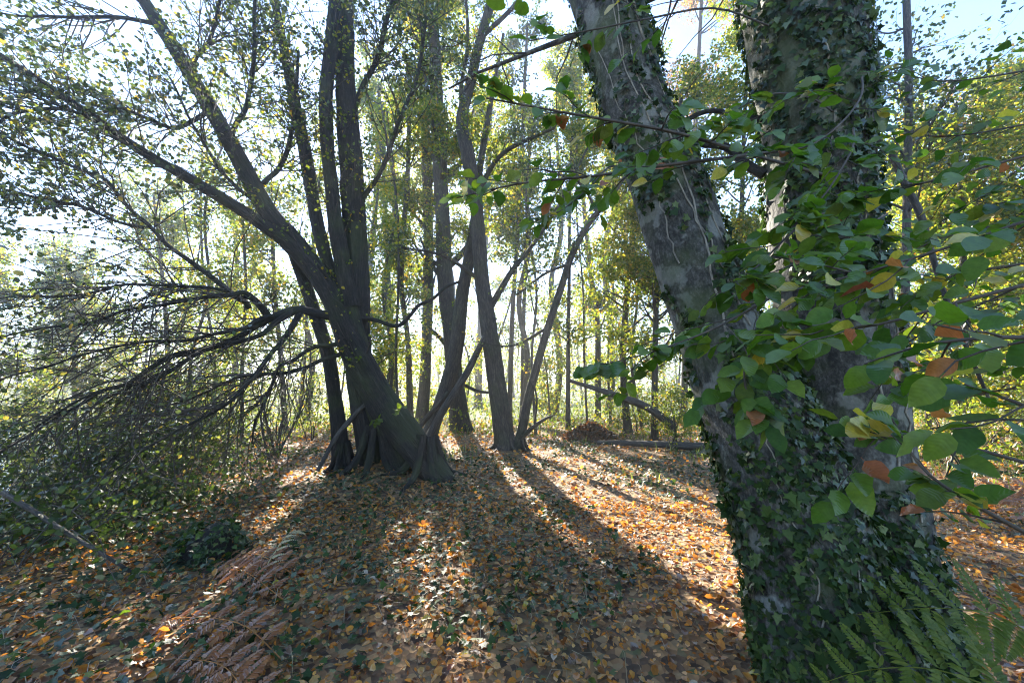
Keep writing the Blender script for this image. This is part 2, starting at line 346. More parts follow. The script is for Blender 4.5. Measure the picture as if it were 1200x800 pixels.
M_LEAFR = leaf_mat('rusty_leaf', [(0, (.10, .10, .03)), (.4, (.20, .12, .04)), (.8, (.28, .13, .05)), (1, (.32, .20, .06))], (1.7, 1.5, 1.1), .5, .05)
M_BUSH = leaf_mat('undergrowth_leaf', [(0, (.022, .04, .012)), (.5, (.045, .07, .018)), (.85, (.085, .11, .025)), (1, (.2, .19, .05))], (1.7, 1.9, 1.0), .34, .04)
M_IVY = leaf_mat('ivy_leaf', [(0, (.014, .028, .009)), (.6, (.026, .054, .012)), (.9, (.06, .10, .02)), (1, (.13, .16, .06))], (1.5, 1.7, .8), .25, .03, .42, veins=False)
M_LITTER = leaf_mat('fallen_leaf', [(0, (.05, .028, .014)), (.2, (.17, .075, .026)), (.4, (.37, .16, .030)), (.56, (.45, .22, .05)), (.72, (.53, .27, .045)), (.84, (.53, .35, .13)), (.93, (.40, .25, .05)), (1, (.10, .12, .04))], (1.7, 1.25, .75), .45, .045, .4)
M_STALK = leaf_mat('dry_stalk', [(0, (.20, .15, .08)), (.6, (.36, .30, .18)), (1, (.46, .42, .30))], (1.3, 1.2, 1), .35, .05)
M_GRASS = leaf_mat('grass_blade', [(0, (.06, .09, .02)), (.6, (.12, .15, .03)), (1, (.24, .23, .07))], (1.8, 1.8, 1.0), .5, .05)
VG = [(.0, (.034, .085, .014)), (.5, (.066, .135, .018)), (1, (.12, .18, .024))]
M_BG = leaf_mat('beech_leaf_green', VG, (2.1, 2.2, .7), .42, .03, .45, by='rand', veins=True)
M_BL = leaf_mat('beech_leaf_light', [(0, (.06, .10, .018)), (1, (.12, .15, .024))], (2.1, 2.1, .8), .5, .02, .5, by='rand', veins=True)
M_BY = leaf_mat('beech_leaf_yellow', [(0, (.40, .30, .035)), (1, (.46, .42, .05))], (1.5, 1.5, 1), .5, .05, .4, by='rand', veins=True)
M_BO = leaf_mat('beech_leaf_orange', [(0, (.30, .10, .03)), (.6, (.42, .19, .05)), (1, (.22, .06, .03))], (1.5, 1.3, 1), .45, .05, .4, by='rand', veins=True)
M_FB = leaf_mat('fallen_leaf_brown', [(0, (.07, .035, .018)), (.5, (.17, .085, .04)), (1, (.26, .16, .09))], (1.5, 1.2, .9), .3, .06, .45, by='rand', veins=True)
M_FT = leaf_mat('fallen_leaf_tan', [(0, (.28, .20, .11)), (1, (.40, .33, .22))], (1.3, 1.2, .9), .3, .06, .45, by='rand', veins=True)
M_FERN = leaf_mat('fern_green', [(0, (.06, .10, .018)), (.6, (.12, .16, .03)), (1, (.20, .21, .05))], (1.9, 1.9, .8), .5, .008, .5)
M_FERND = leaf_mat('bracken_brown', [(0, (.17, .06, .018)), (.6, (.32, .125, .036)), (1, (.44, .22, .07))], (1.5, 1.3, .9), .4, .05)
M_FERNP = leaf_mat('bracken_pale', [(0, (.40, .33, .17)), (1, (.55, .48, .28))], (1.3, 1.2, 1), .4, .05)

def ground_mat():
    m, t = mat('leaf_strewn_soil'); L = t.links.new
    g = node(t, 'ShaderNodeNewGeometry'); pos = g.outputs['Position']
    vo = node(t, 'ShaderNodeTexVoronoi', Scale=24.0); L(pos, vo.inputs['Vector'])
    sp = node(t, 'ShaderNodeSeparateColor'); L(vo.outputs['Color'], sp.inputs[0])
    r = ramp(t, [(0, (.04, .025, .014)), (.3, (.11, .06, .028)), (.55, (.22, .115, .045)), (.75, (.32, .19, .08)), (.9, (.17, .12, .06)), (1, (.08, .10, .03))]); L(sp.outputs[0], r.inputs[0])
    n1 = node(t, 'ShaderNodeTexNoise', Scale=.6, Detail=5.0); L(pos, n1.inputs['Vector'])
    sx = node(t, 'ShaderNodeSeparateXYZ'); L(pos, sx.inputs[0])
    mr = node(t, 'ShaderNodeMapRange'); L(sx.outputs[1], mr.inputs[0]); mr.inputs[1].default_value = 11; mr.inputs[2].default_value = 17
    ad = node(t, 'ShaderNodeMath', operation='MULTIPLY_ADD'); L(n1.outputs['Fac'], ad.inputs[0]); ad.inputs[1].default_value = 1.2; ad.inputs[2].default_value = -.6
    a2 = node(t, 'ShaderNodeMath', operation='ADD', use_clamp=True); L(ad.outputs[0], a2.inputs[0]); L(mr.outputs[0], a2.inputs[1])
    n2 = node(t, 'ShaderNodeTexNoise', Scale=9.0, Detail=4.0); L(pos, n2.inputs['Vector'])
    rg = ramp(t, [(.3, (.05, .07, .018)), (.6, (.11, .13, .03)), (.8, (.18, .17, .06))]); L(n2.outputs['Fac'], rg.inputs[0])
    mc = node(t, 'ShaderNodeMix', data_type='RGBA'); L(a2.outputs[0], mc.inputs[0]); L(r.outputs[0], mc.inputs[6]); L(rg.outputs[0], mc.inputs[7])
    b = node(t, 'ShaderNodeBsdfPrincipled', Roughness=.9); L(mc.outputs[2], b.inputs['Base Color'])
    bp = node(t, 'ShaderNodeBump', Strength=.8, Distance=.02); L(vo.outputs['Distance'], bp.inputs['Height']); L(bp.outputs[0], b.inputs['Normal'])
    o = node(t, 'ShaderNodeOutputMaterial'); L(b.outputs[0], o.inputs[0]); return m
M_GROUND = ground_mat()
def water_mat():
    m, t = mat('pond_water'); L = t.links.new
    b = node(t, 'ShaderNodeBsdfPrincipled', Roughness=.06); b.inputs['Base Color'].default_value = (.02, .025, .02, 1)
    n = node(t, 'ShaderNodeTexNoise', Scale=1.5, Detail=3.0); g = node(t, 'ShaderNodeNewGeometry'); L(g.outputs['Position'], n.inputs['Vector'])
    bp = node(t, 'ShaderNodeBump', Strength=.15, Distance=.05); L(n.outputs['Fac'], bp.inputs['Height']); L(bp.outputs[0], b.inputs['Normal'])
    o = node(t, 'ShaderNodeOutputMaterial'); L(b.outputs[0], o.inputs[0]); return m
M_WATER = water_mat()

# ------------------------------------------------------------------ ground and water
def axis_(lo, hi, c0, c1, fine, n):
    a = np.arange(c0, c1 + fine / 2, fine); k = np.linspace(0, 1, n)[1:]
    return np.concatenate([(c0 + (lo - c0) * k ** 2.2)[::-1], a, c1 + (hi - c1) * k ** 2.2])
gx = axis_(-400, 400, -14, 12, .19, 40); gy = axis_(-60, 600, -2, 16, .19, 40)
X, Y = np.meshgrid(gx, gy); Z = ground_h(X, Y)
mb = MB(); nx = len(gx); ii = (np.arange(len(gy) - 1)[:, None] * nx + np.arange(nx - 1)[None]).ravel()
mb.add(np.stack([X, Y, Z], -1), np.stack([ii, ii + 1, ii + nx + 1, ii + nx], -1))
GROUND = link('ground', mb.mesh('ground', M_GROUND), kind='structure'); ORG['ground'] = np.zeros(3)
mb = MB(); a = np.linspace(0, 2 * math.pi, 48, endpoint=False)
rad_ = 1 + .12 * np.sin(3 * a + 1) + .06 * np.sin(7 * a)
mb.add(np.vstack([[-27, 17, -1.38], np.stack([-27 + 18 * rad_ * np.cos(a), 17 + 17 * rad_ * np.sin(a), np.full(48, -1.38)], -1)]),
       np.stack([np.zeros(48, int), np.arange(48) + 1, (np.arange(48) + 1) % 48 + 1], -1))
link('pond_water', mb.mesh('pond_water', M_WATER), kind='structure')

def gpt(px, py):
    p = G(px, py); p[2] = ground_h(p[0], p[1]); return p
def hgt(p): p = np.array(p, float); p[2] = ground_h(p[0], p[1]); return p
def S_(rows, **kw):                     # stem from rows (px, py, depth, width in pixels)
    return Stem([[*P(a, b, d), RW(a, b, d, w)] for a, b, d, w in rows], **kw)
def PT(rows): return np.array([P(*r) for r in rows])

# ------------------------------------------------------------------ tree builder for standing trees in the wood
def crown(parent, limb_paths, limb_r, twig=(10, (.5, 1.0)), twiglet=(0, (.2, .4)), leaf=(8, (.05, .08)), mats=None, shape=DIAM, gap=.95, trop=(0, 0, .08), spread=.05, tw_t0=.2, keepf=None, hang=.25, name='crown', huef=None, flat=.5, tw_r=.5, draw=True, tgap=.9):
    mb = MB(); mats = mats or [M_TWIG, M_LEAFA]
    p1, r1 = spawn(limb_paths, limb_r, twig[0], tw_t0, 1, twig[1], (25, 75), 5, trop, .22, tw_r, flat, rmax=.012)
    k = sun_gap(p1[:, 2], tgap * .8); p1, r1 = p1[k], r1[k]
    tubes(mb, p1, r1, 3); last = p1
    if twiglet[0]:
        p2, r2 = spawn(p1, r1, twiglet[0], .2, 1, twiglet[1], (30, 60), 4, trop, .18, .6, flat, rmin=.001)
        k = sun_gap(p2[:, 1], tgap); p2, r2 = p2[k], r2[k]; last = p2
        if draw: tubes(mb, p2, r2, 3)
    leaf_on(mb, last, leaf[0], leaf[1], shape, 1, gap=gap, spread=spread, keepf=keepf, hang=hang, huef=huef)
    return part(name, mb, mats, parent)
def limbs_of(stem, n, t0, t1, L, ang, K=9, trop=(0, 0, .12), r_k=.42, wander=.12, flat=.3):
    path = stem.c[None]; r = stem.r[None]
    return spawn(path, r, n, t0, t1, L, ang, K, trop, wander, r_k, flat, .2, .3, .004)
def add_limbs(parent, lp, lr, m, name='limb', sides=6, mx=40):
    for k in range(min(len(lp), mx)):
        b = MB(); tubes(b, lp[k:k + 1], lr[k:k + 1], sides); part(name, b, m, parent)
def wood_tree(rows, label, leaf_m, nl=16, L=(1.0, 2.4), twig=(8, (.5, 1.0)), leaf=(10, (.06, .09)), t0=.3, bark=None, name='woodland_tree', ang=(40, 75), group=None, limb_parts=True, gap=.95, extra=None, trop=(0, 0, .1), twiglet=(0, (.2, .4)), keepf=None):
    rows = [(a, b_, d, w * .8) for a, b_, d, w in rows]
    base = P(*rows[0][:3]); base[2] = ground_h(base[0], base[1]) - .05
    s = Stem([[*base, RW(*rows[0]) * 1.15]] + [[*P(a, b, d), RW(a, b, d, w)] for a, b, d, w in rows[1:]], sides=10, step=.2, lump=.07, flare=(.5, .25), seed=int(rows[0][0]))
    t = thing(name, label, 'tree', base, group)
    b = MB(); s.into(b); part('trunk', b, bark or M_BARKC, t)
    lp, lr = limbs_of(s, nl, t0, 1, L, ang, trop=trop)
    dd = rows[0][2]; twiglet = (4, (.3, .7)); leaf = (max(3, round(leaf[0] * 1.9)), (leaf[1][0] * 1.2, leaf[1][1] * 1.2))
    if limb_parts: add_limbs(t, lp, lr, bark or M_BARKC, sides=5)
    crown(t, lp, lr, twig, twiglet, leaf, [M_TWIG, leaf_m], gap=gap, keepf=keepf, draw=dd < 9, spread=.10)
    return t

# ================================================================== LEFT MULTI-STEMMED TREE (A)
A0 = gpt(458, 553)
TA = thing('alder_tree', 'dark many-stemmed tree left of centre with branches sweeping out to the left', 'tree', A0)
def astem(rows, label=None, name='stem', mat_=None, **kw):
    rows = [(a, b_, d, w * .70) for a, b_, d, w in rows]
    s = S_(rows, **{**dict(sides=56, step=.06, lump=.11, flute=.10, seed=int(rows[0][0] + rows[-1][0])), **kw})
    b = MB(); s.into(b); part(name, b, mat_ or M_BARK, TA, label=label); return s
sa1 = astem([(530, 590, 6.3, 52), (505, 548, 6.4, 48), (462, 492, 6.55, 52), (420, 420, 6.6, 46), (385, 340, 6.6, 40), (345, 285, 6.5, 36), (310, 240, 6.4, 32), (268, 165, 6.25, 29), (222, 85, 6.1, 27), (168, 0, 5.9, 25), (110, -90, 5.7, 20)], 'thick stem leaning up to the left', flare=(.2, .3))
sa2 = astem([(440, 590, 6.8, 48), (437, 548, 6.8, 44), (430, 480, 6.8, 48), (420, 420, 6.8, 44), (418, 330, 6.8, 42), (414, 230, 6.8, 38), (406, 120, 6.8, 34), (404, 0, 6.8, 30), (402, -120, 6.8, 22)], 'thick upright stem', flare=(.2, .25))
sa3 = astem([(392, 580, 6.7, 46), (400, 543, 6.75, 32), (394, 480, 6.9, 24), (384, 415, 7.0, 24), (362, 345, 7.0, 22), (345, 300, 7.0, 18)], 'pale thinner stem on the left side')
sa4 = astem([(412, 360, 6.6, 30), (400, 300, 6.55, 26), (388, 220, 6.5, 24), (382, 120, 6.5, 22), (390, 30, 6.5, 20), (395, -90, 6.5, 14)], step=.07)
sa5 = astem([(395, 350, 6.7, 24), (372, 260, 6.8, 22), (352, 150, 6.9, 20), (335, 70, 7.0, 17), (322, 0, 7.0, 14), (310, -80, 7.1, 10)], step=.07)
sa6 = astem([(478, 575, 6.55, 40), (462, 530, 6.6, 34), (440, 470, 6.65, 36), (424, 410, 6.65, 30), (405, 340, 6.6, 24)], step=.07)
def alimb(rows, sides=9, jit=.6, **kw):
    rows = [tuple(r) for r in spline(np.array(rows, float), len(rows) * 2)]
    rows = [(a + rng.normal() * 2.2 * jit * (i > 0), b_ + rng.normal() * 3.2 * jit * (i > 0), d, w * .78) for i, (a, b_, d, w) in enumerate(rows)]
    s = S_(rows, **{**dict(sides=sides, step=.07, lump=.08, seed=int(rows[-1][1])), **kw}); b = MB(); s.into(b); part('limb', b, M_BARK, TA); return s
la = []
la.append(alimb([(372, 322, 6.6, 26), (330, 280, 6.3, 24), (270, 238, 6.0, 22), (200, 197, 5.7, 20), (140, 160, 5.4, 18), (70, 110, 5.1, 16), (0, 65, 4.8, 15), (-90, 5, 4.5, 11)], jit=.15))
la.append(alimb([(292, 362, 5.8, 10), (275, 345, 5.7, 10), (215, 300, 5.4, 9), (167, 262, 5.2, 8), (133, 220, 5.0, 8), (70, 187, 4.8, 7), (0, 158, 4.6, 6), (-80, 120, 4.4, 4)], 7))
la.append(alimb([(168, 267, 5.2, 6), (110, 250, 5.0, 6), (50, 232, 4.8, 5), (-30, 215, 4.6, 4)], 6))
la.append(alimb([(395, 372, 6.6, 15), (350, 365, 6.2, 13), (315, 372, 5.9, 12), (270, 398, 5.5, 11), (220, 415, 5.2, 11), (160, 440, 4.8, 9), (100, 470, 4.5, 7), (40, 505, 4.2, 5), (-20, 545, 4.0, 4)]))
la.append(alimb([(315, 372, 5.9, 14), (295, 350, 5.6, 11), (265, 345, 5.4, 8), (210, 352, 5.1, 7), (120, 372, 4.7, 6), (30, 390, 4.3, 5), (-60, 410, 4.0, 4)], 7))
la.append(alimb([(355, 360, 6.3, 12), (330, 400, 5.9, 9), (305, 432, 5.6, 8), (280, 462, 5.3, 7), (235, 492, 5.0, 6), (180, 520, 4.7, 5), (120, 560, 4.4, 3)], 7))
la.append(alimb([(345, 365, 6.1, 10), (300, 395, 5.7, 8), (240, 410, 5.3, 8), (180, 445, 4.9, 7), (110, 460, 4.5, 6), (40, 500, 4.1, 5)], 7))
la.append(alimb([(405, 400, 6.6, 9), (370, 405, 6.4, 7), (335, 425, 6.2, 6), (310, 470, 6.0, 5), (295, 520, 5.9, 3)], 6))
la.append(alimb([(400, 415, 6.5, 8), (350, 435, 6.3, 6), (290, 440, 6.0, 5), (220, 470, 5.6, 4), (150, 480, 5.3, 3)], 6))
la.append(alimb([(320, 370, 5.9, 9), (280, 385, 5.4, 7), (200, 400, 4.9, 6), (110, 415, 4.4, 5), (20, 440, 4.0, 4), (-60, 470, 3.8, 3)], 6))
la.append(alimb([(300, 352, 5.8, 8), (240, 335, 5.3, 7), (160, 335, 4.8, 6), (70, 345, 4.4, 5), (-40, 360, 4.1, 3)], 6))
la.append(alimb([(415, 250, 6.8, 9), (445, 200, 6.7, 7), (470, 140, 6.6, 6), (490, 80, 6.5, 5), (500, 20, 6.4, 4)], 6))
la.append(alimb([(300, 225, 6.4, 9), (330, 190, 6.6, 8), (345, 140, 6.7, 7), (350, 60, 6.8, 5)], 6))
la.append(alimb([(245, 130, 6.2, 9), (200, 150, 5.9, 8), (150, 130, 5.5, 6), (80, 130, 5.1, 4)], 6))
la.append(alimb([(415, 130, 6.8, 9), (440, 70, 6.6, 8), (455, 10, 6.4, 7), (470, -50, 6.3, 4)], 6))
la.append(alimb([(190, 30, 6.0, 9), (130, 20, 5.6, 7), (60, 20, 5.2, 6), (-20, 10, 4.9, 4)], 6))
la.append(alimb([(418, 372, 6.7, 8), (470, 380, 6.5, 6), (500, 350, 6.3, 5), (540, 330, 6.2, 4)], 6))
la.append(alimb([(268, 165, 6.25, 10), (288, 120, 6.2, 8), (298, 60, 6.1, 7), (300, -20, 6.0, 5)], 6))
la.append(alimb([(222, 85, 6.1, 9), (248, 40, 6.0, 7), (262, -20, 5.9, 5)], 6))
la.append(alimb([(310, 240, 6.4, 8), (270, 215, 6.1, 6), (225, 150, 5.8, 5), (200, 90, 5.6, 4)], 6))
la.append(alimb([(140, 160, 5.4, 8), (80, 130, 5.0, 7), (20, 135, 4.7, 6), (-40, 170, 4.5, 4)], 6))
def rs(ss, K=14):
    return np.array([spline(np.hstack([s.c, s.r[:, None]])[np.linspace(0, s.n - 1, 8).astype(int)], K) for s in ss])
q = rs(la[:3] + la[11:16] + la[17:]); crown(TA, q[..., :3], q[..., 3], (46, (.7, 2.0)), (6, (.25, .7)), (6, (.048, .08)), [M_TWIG, M_LEAFA], HEX, trop=(-.02, -.02, .03), spread=.02)
q = rs([la[3], la[4], la[5], la[6], la[7], la[8], la[9], la[10]]); crown(TA, q[..., :3], q[..., 3], (56, (.8, 2.4)), (7, (.3, .9)), (2, (.04, .065)), [M_TWIG, M_LEAFA], HEX, trop=(-.05, -.03, -.05), spread=.02)
q = rs([sa1, sa2, sa4, sa5]); crown(TA, q[..., :3], q[..., 3], (80, (.4, 1.4)), (4, (.2, .5)), (6, (.045, .07)), [M_TWIG, M_LEAFB], HEX, tw_t0=.25, trop=(0, 0, .05), tw_r=.15)
def roots(T, px, py, d, n, r0, m, rr=.05, a0=-2.6, a1=2.6):   # buttress roots running into the litter
    c = P(px, py, d); c[2] = 0
    for k in range(n):
        a = a0 + (a1 - a0) * (k + .5) / n + rng.normal() * .2; o = np.array([math.sin(a), -math.cos(a), 0]); q0 = r0 * rng.uniform(.8, 1.15)
        pts_ = [np.append(hgt(c + o * q0 * q) + [0, 0, z * r0 * 4], r) for q, z, r in ((.45, .62, rr), (.85, .26, rr * 1.15), (1.35, .07, rr), (2.1, .0, rr * .7), (3.2, -.06, rr * .4))]
        b = MB(); Stem(pts_, sides=10, step=.05, lump=.16, seed=k + int(px)).into(b); part('root', b, m, T)
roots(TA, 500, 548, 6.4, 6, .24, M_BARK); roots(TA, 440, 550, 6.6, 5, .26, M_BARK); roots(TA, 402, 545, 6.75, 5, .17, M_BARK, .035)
# sprouting shoot on the leaning stem
mb = MB(); sh = np.array([spline(PT([(452, 492, 6.2), (445, 490, 6.05), (432, 500, 5.95)]), 5), spline(PT([(458, 486, 6.2), (466, 480, 6.1), (474, 476, 6.0)]), 5)])
tubes(mb, sh, np.full((2, 5), .004), 4); leaf_on(mb, sh, 12, (.08, .13), OVAL, 1, gap=0, hang=.1)
part('shoot', mb, [M_TWIG, M_BL], TA)
# broken dead props leaning at its foot
for rows, nm in (([(372, 552, 6.2, 5), (392, 515, 6.4, 6), (412, 490, 6.55, 7), (432, 470, 6.6, 6)], 'dead_limb'), ([(500, 560, 6.2, 9), (480, 520, 6.35, 10), (455, 480, 6.45, 9)], 'dead_limb')):
    b = MB(); S_(rows, sides=7, step=.08).into(b); part(nm, b, M_DEAD, TA)

# ================================================================== CENTRE TREES
B0 = gpt(592, 526)
TB = thing('alder_tree', 'two-stemmed brown tree at centre, standing right of the pale sun glow', 'tree', B0)
def bstem(T, rows, m=M_BARKC, name='stem', **kw):
    rows = [(a, b_, d, w * .82) for a, b_, d, w in rows]
    s = S_(rows, **{**dict(sides=16, step=.07, lump=.07, flute=.04, seed=int(rows[0][0] + rows[-1][0])), **kw}); b = MB(); s.into(b); part(name, b, m, T); return s
sb1 = bstem(TB, [(594, 540, 9.2, 44), (592, 522, 9.25, 30), (583, 455, 9.3, 26), (573, 385, 9.3, 23), (563, 310, 9.3, 21), (558, 240, 9.3, 19), (548, 180, 9.3, 19), (541, 140, 9.3, 17), (552, 95, 9.3, 15), (562, 50, 9.3, 13), (575, 5, 9.3, 12), (590, -60, 9.3, 9)], flare=(.5, .25))
sb2 = bstem(TB, [(603, 535, 9.2, 20), (610, 510, 9.2, 14), (622, 455, 9.2, 12), (640, 390, 9.2, 11), (655, 345, 9.2, 10), (670, 300, 9.1, 9), (690, 262, 9.0, 8), (720, 225, 8.9, 6), (750, 180, 8.8, 4)])
lb = [bstem(TB, r, name='limb', sides=7) for r in (
    [(604, 520, 9.2, 8), (625, 500, 9.0, 6), (640, 490, 8.9, 4), (650, 486, 8.8, 2)],
    [(626, 500, 9.0, 3), (629, 470, 8.95, 3), (625, 445, 8.9, 2)],
    [(572, 365, 9.3, 10), (598, 320, 9.2, 8), (622, 290, 9.1, 6), (655, 240, 9.0, 5), (690, 170, 8.8, 3)],
    [(558, 230, 9.3, 9), (580, 190, 9.1, 7), (605, 170, 8.9, 6), (650, 150, 8.6, 4)],
    [(548, 170, 9.3, 7), (540, 110, 9.1, 6), (548, 50, 8.9, 5), (545, -20, 8.8, 3)],
    [(563, 45, 9.3, 7), (600, 10, 9.0, 6), (640, -40, 8.8, 4)],
    [(566, 330, 9.3, 7), (520, 300, 9.0, 5), (470, 290, 8.8, 3)],
    [(640, 385, 9.2, 5), (600, 405, 9.0, 3), (560, 400, 8.8, 2)],
    [(665, 310, 9.1, 5), (640, 320, 8.9, 4), (605, 345, 8.7, 3)],
    [(700, 250, 9.0, 5), (680, 215, 8.7, 4), (640, 200, 8.5, 3)])]
q = rs(lb[2:] + [sb2]); crown(TB, q[..., :3], q[..., 3], (22, (.5, 1.1)), (5, (.2, .45)), (8, (.05, .08)), [M_TWIG, M_LEAFA], DIAM, tw_t0=.35)
q = rs([sb1]); crown(TB, q[..., :3], q[..., 3], (64, (.6, 1.8)), (5, (.2, .5)), (14, (.055, .095)), [M_TWIG, M_LEAFB], DIAM, tw_t0=.42, tw_r=.2)
roots(TB, 592, 524, 9.25, 6, .22, M_BARKC, .045); roots(TB, 610, 520, 9.2, 3, .13, M_BARKC, .03, -.2, 2.6)
C0 = gpt(503, 512)
TC = thing('alder_tree', 'slanting dark tree between the many-stemmed tree and the two-stemmed one', 'tree', C0)
sc1 = bstem(TC, [(496, 530, 9.7, 36), (507, 500, 9.8, 22), (523, 455, 9.9, 22), (535, 405, 10.0, 21), (541, 350, 10.0, 18), (550, 300, 10.0, 16), (557, 250, 10.0, 13), (562, 200, 10.0, 10), (575, 120, 10.0, 7), (590, 40, 10, 4)], flare=(.4, .2))
lc = [bstem(TC, [(498, 520, 9.3, 12), (520, 480, 9.25, 11), (545, 440, 9.2, 10), (565, 400, 9.2, 8), (580, 372, 9.2, 6)], M_DEAD, 'dead_limb', sides=8),
      bstem(TC, [(475, 520, 9.4, 7), (500, 490, 9.5, 8), (525, 460, 9.7, 7)], M_BARKC, 'limb', sides=6),
      bstem(TC, [(538, 448, 9.7, 5), (560, 458, 9.6, 5), (578, 460, 9.5, 4)], M_BARKC, 'limb', sides=6)]
q = rs([sc1]); crown(TC, q[..., :3], q[..., 3], (50, (.5, 1.8)), (5, (.2, .5)), (14, (.055, .095)), [M_TWIG, M_LEAFB], DIAM, tw_t0=.42, tw_r=.25)

# ================================================================== WOODLAND TREES BEHIND, one by one
def wt(*a, **k): return wood_tree(*a, **k)
wt([(540, 502, 13, 26), (532, 430, 13, 24), (522, 330, 13, 23), (517, 220, 13, 22), (512, 120, 13, 20), (508, 20, 13, 16), (505, -80, 13, 12)], 'stout ivy-speckled trunk just left of centre, glowing at its edges', M_LEAFB, 34, (1.2, 2.8), (9, (.5, 1.1)), (16, (.07, .10)), t0=.2, extra=1)
wt([(495, 480, 15, 16), (500, 400, 15, 16), (502, 300, 15, 15), (500, 200, 15, 14), (494, 80, 15, 11), (490, -40, 15, 8)], 'slim pale trunk second left of the slanting dark tree', M_LEAFB, 26, (1.2, 2.8), (8, (.6, 1.1)), (14, (.08, .11)), t0=.25)
wt([(482, 478, 14, 9), (478, 400, 14, 8), (470, 320, 14, 8), (478, 200, 14, 7), (480, 80, 14, 5)], 'thin crooked trunk beside the upright stem of the many-stemmed tree', M_LEAFB, 18, (.8, 2.0), (7, (.5, 1.0)), (12, (.07, .10)), t0=.3)
wt([(466, 470, 18, 9), (458, 380, 18, 8), (452, 260, 18, 7), (448, 120, 18, 6)], 'thin far trunk seen close to the right edge of the dark stems', M_LEAFB, 18, (1.0, 2.4), (7, (.6, 1.1)), (12, (.09, .12)), t0=.3)
wt([(597, 470, 14, 7), (600, 380, 14, 7), (606, 280, 14, 6), (612, 160, 14, 5), (618, 30, 14, 4)], 'thin straight pole rising just behind the two-stemmed tree', M_LEAFA, 22, (.8, 2.0), (7, (.5, 1.0)), (12, (.08, .11)), t0=.35)
wt([(612, 465, 16, 6), (614, 360, 16, 6), (618, 260, 16, 5), (622, 120, 16, 4)], 'hair-thin pole right beside the straight pole', M_LEAFB, 18, (.8, 2.0), (7, (.5, 1.0)), (12, (.08, .12)), t0=.3)
wt([(665, 478, 13, 6), (666, 400, 13, 6), (667, 320, 13, 5), (668, 220, 13, 4), (672, 110, 13, 3)], 'thin sapling standing alone in the bright gap right of centre', M_LEAFB, 22, (.6, 1.6), (7, (.4, .8)), (10, (.07, .10)), t0=.25, name='sapling_tree')
wt([(735, 480, 12, 10), (730, 420, 12, 10), (735, 340, 12, 9), (742, 250, 12, 8), (735, 150, 12, 7), (720, 40, 12, 5)], 'golden-leaved tree behind the ivy-clad leaning trunk', M_LEAFB, 46, (1.0, 2.4), (10, (.5, 1.0)), (16, (.065, .095)), t0=.12, name='hazel_tree', trop=(0, 0, .02))
wt([(765, 470, 10.5, 9), (768, 400, 10.5, 9), (770, 340, 10.5, 8), (780, 240, 10.5, 7), (800, 100, 10.5, 5)], 'dark slender trunk hugging the left edge of the leaning ivy-clad trunk', M_LEAFB, 30, (.8, 1.9), (8, (.4, .9)), (14, (.06, .085)), t0=.2, name='hazel_tree')
wt([(700, 470, 17, 8), (700, 380, 17, 8), (690, 300, 17, 7), (680, 180, 17, 6), (680, 60, 17, 5)], 'far yellowing tree showing in the gap between saplings', M_LEAFB, 34, (1.2, 2.8), (9, (.6, 1.2)), (14, (.09, .13)), t0=.2, name='hazel_tree')
wt([(860, 470, 9.5, 9), (862, 380, 9.5, 8), (868, 280, 9.5, 8), (872, 150, 9.5, 6), (880, 0, 9.5, 4)], 'golden-leaved tree framed in the fork of the ivy-clad beech', M_LEAFB, 34, (.8, 2.0), (9, (.4, .9)), (14, (.06, .085)), t0=.15, name='hazel_tree')
wt([(1062, 500, 6.5, 15), (1060, 400, 6.5, 14), (1062, 300, 6.5, 14), (1064, 180, 6.5, 14), (1065, 80, 6.5, 13), (1062, 0, 6.5, 12), (1060, -80, 6.5, 10)], 'slim dark trunk close to the right side of the big beech', M_LEAFA, 16, (.7, 1.6), (7, (.4, .9)), (5, (.05, .075)), t0=.4)
wt([(1135, 520, 9, 15), (1133, 440, 9, 14), (1130, 340, 9, 12), (1125, 220, 9, 9), (1120, 120, 9, 6)], 'grey trunk in yellow foliage near the right border', M_LEAFB, 48, (.9, 2.2), (10, (.4, .9)), (15, (.06, .09)), t0=.08, name='hazel_tree', trop=(0, 0, .0))
wt([(1240, 520, 9, 12), (1235, 420, 9, 11), (1230, 320, 9, 9), (1225, 230, 9, 7), (1222, 160, 9, 5)], 'bushy yellow tree partly cut by the right border', M_LEAFB, 44, (.9, 2.2), (10, (.4, .9)), (14, (.06, .09)), t0=.08, name='hazel_tree', trop=(0, 0, .0))
wt([(1085, 490, 12, 9), (1088, 400, 12, 8), (1092, 300, 12, 7), (1095, 200, 12, 5)], 'yellow-green tree behind the slim dark trunk', M_LEAFB, 40, (1.0, 2.4), (10, (.5, 1.0)), (14, (.07, .10)), t0=.1, name='hazel_tree', trop=(0, 0, .0))
wt([(1180, 480, 16, 10), (1175, 380, 16, 9), (1168, 260, 16, 8), (1160, 120, 16, 6)], 'rust-topped tree against blue sky at top right', M_LEAFR, 30, (1.2, 3.0), (9, (.6, 1.2)), (5, (.08, .11)), t0=.35)
wt([(800, 470, 17, 10), (805, 360, 17, 9), (812, 200, 17, 8), (820, 40, 17, 6), (825, -60, 17, 4)], 'rusty-crowned tree seen high between the two beech trunks', M_LEAFR, 28, (1.2, 3.0), (9, (.6, 1.2)), (7, (.08, .11)), t0=.5)
wt([(335, 500, 13, 8), (330, 430, 13, 8), (322, 340, 13, 7), (318, 240, 13, 6)], 'thin pole behind the low branches, nearest the pale stem', M_LEAFB, 16, (.8, 1.8), (7, (.4, .9)), (8, (.07, .10)), t0=.3)
wt([(285, 500, 12, 6), (284, 420, 12, 6), (288, 340, 12, 5), (284, 250, 12, 4)], 'upright thin pole amid the thicket left of the pale stem', M_LEAFB, 16, (.8, 1.8), (7, (.4, .9)), (8, (.07, .10)), t0=.25)
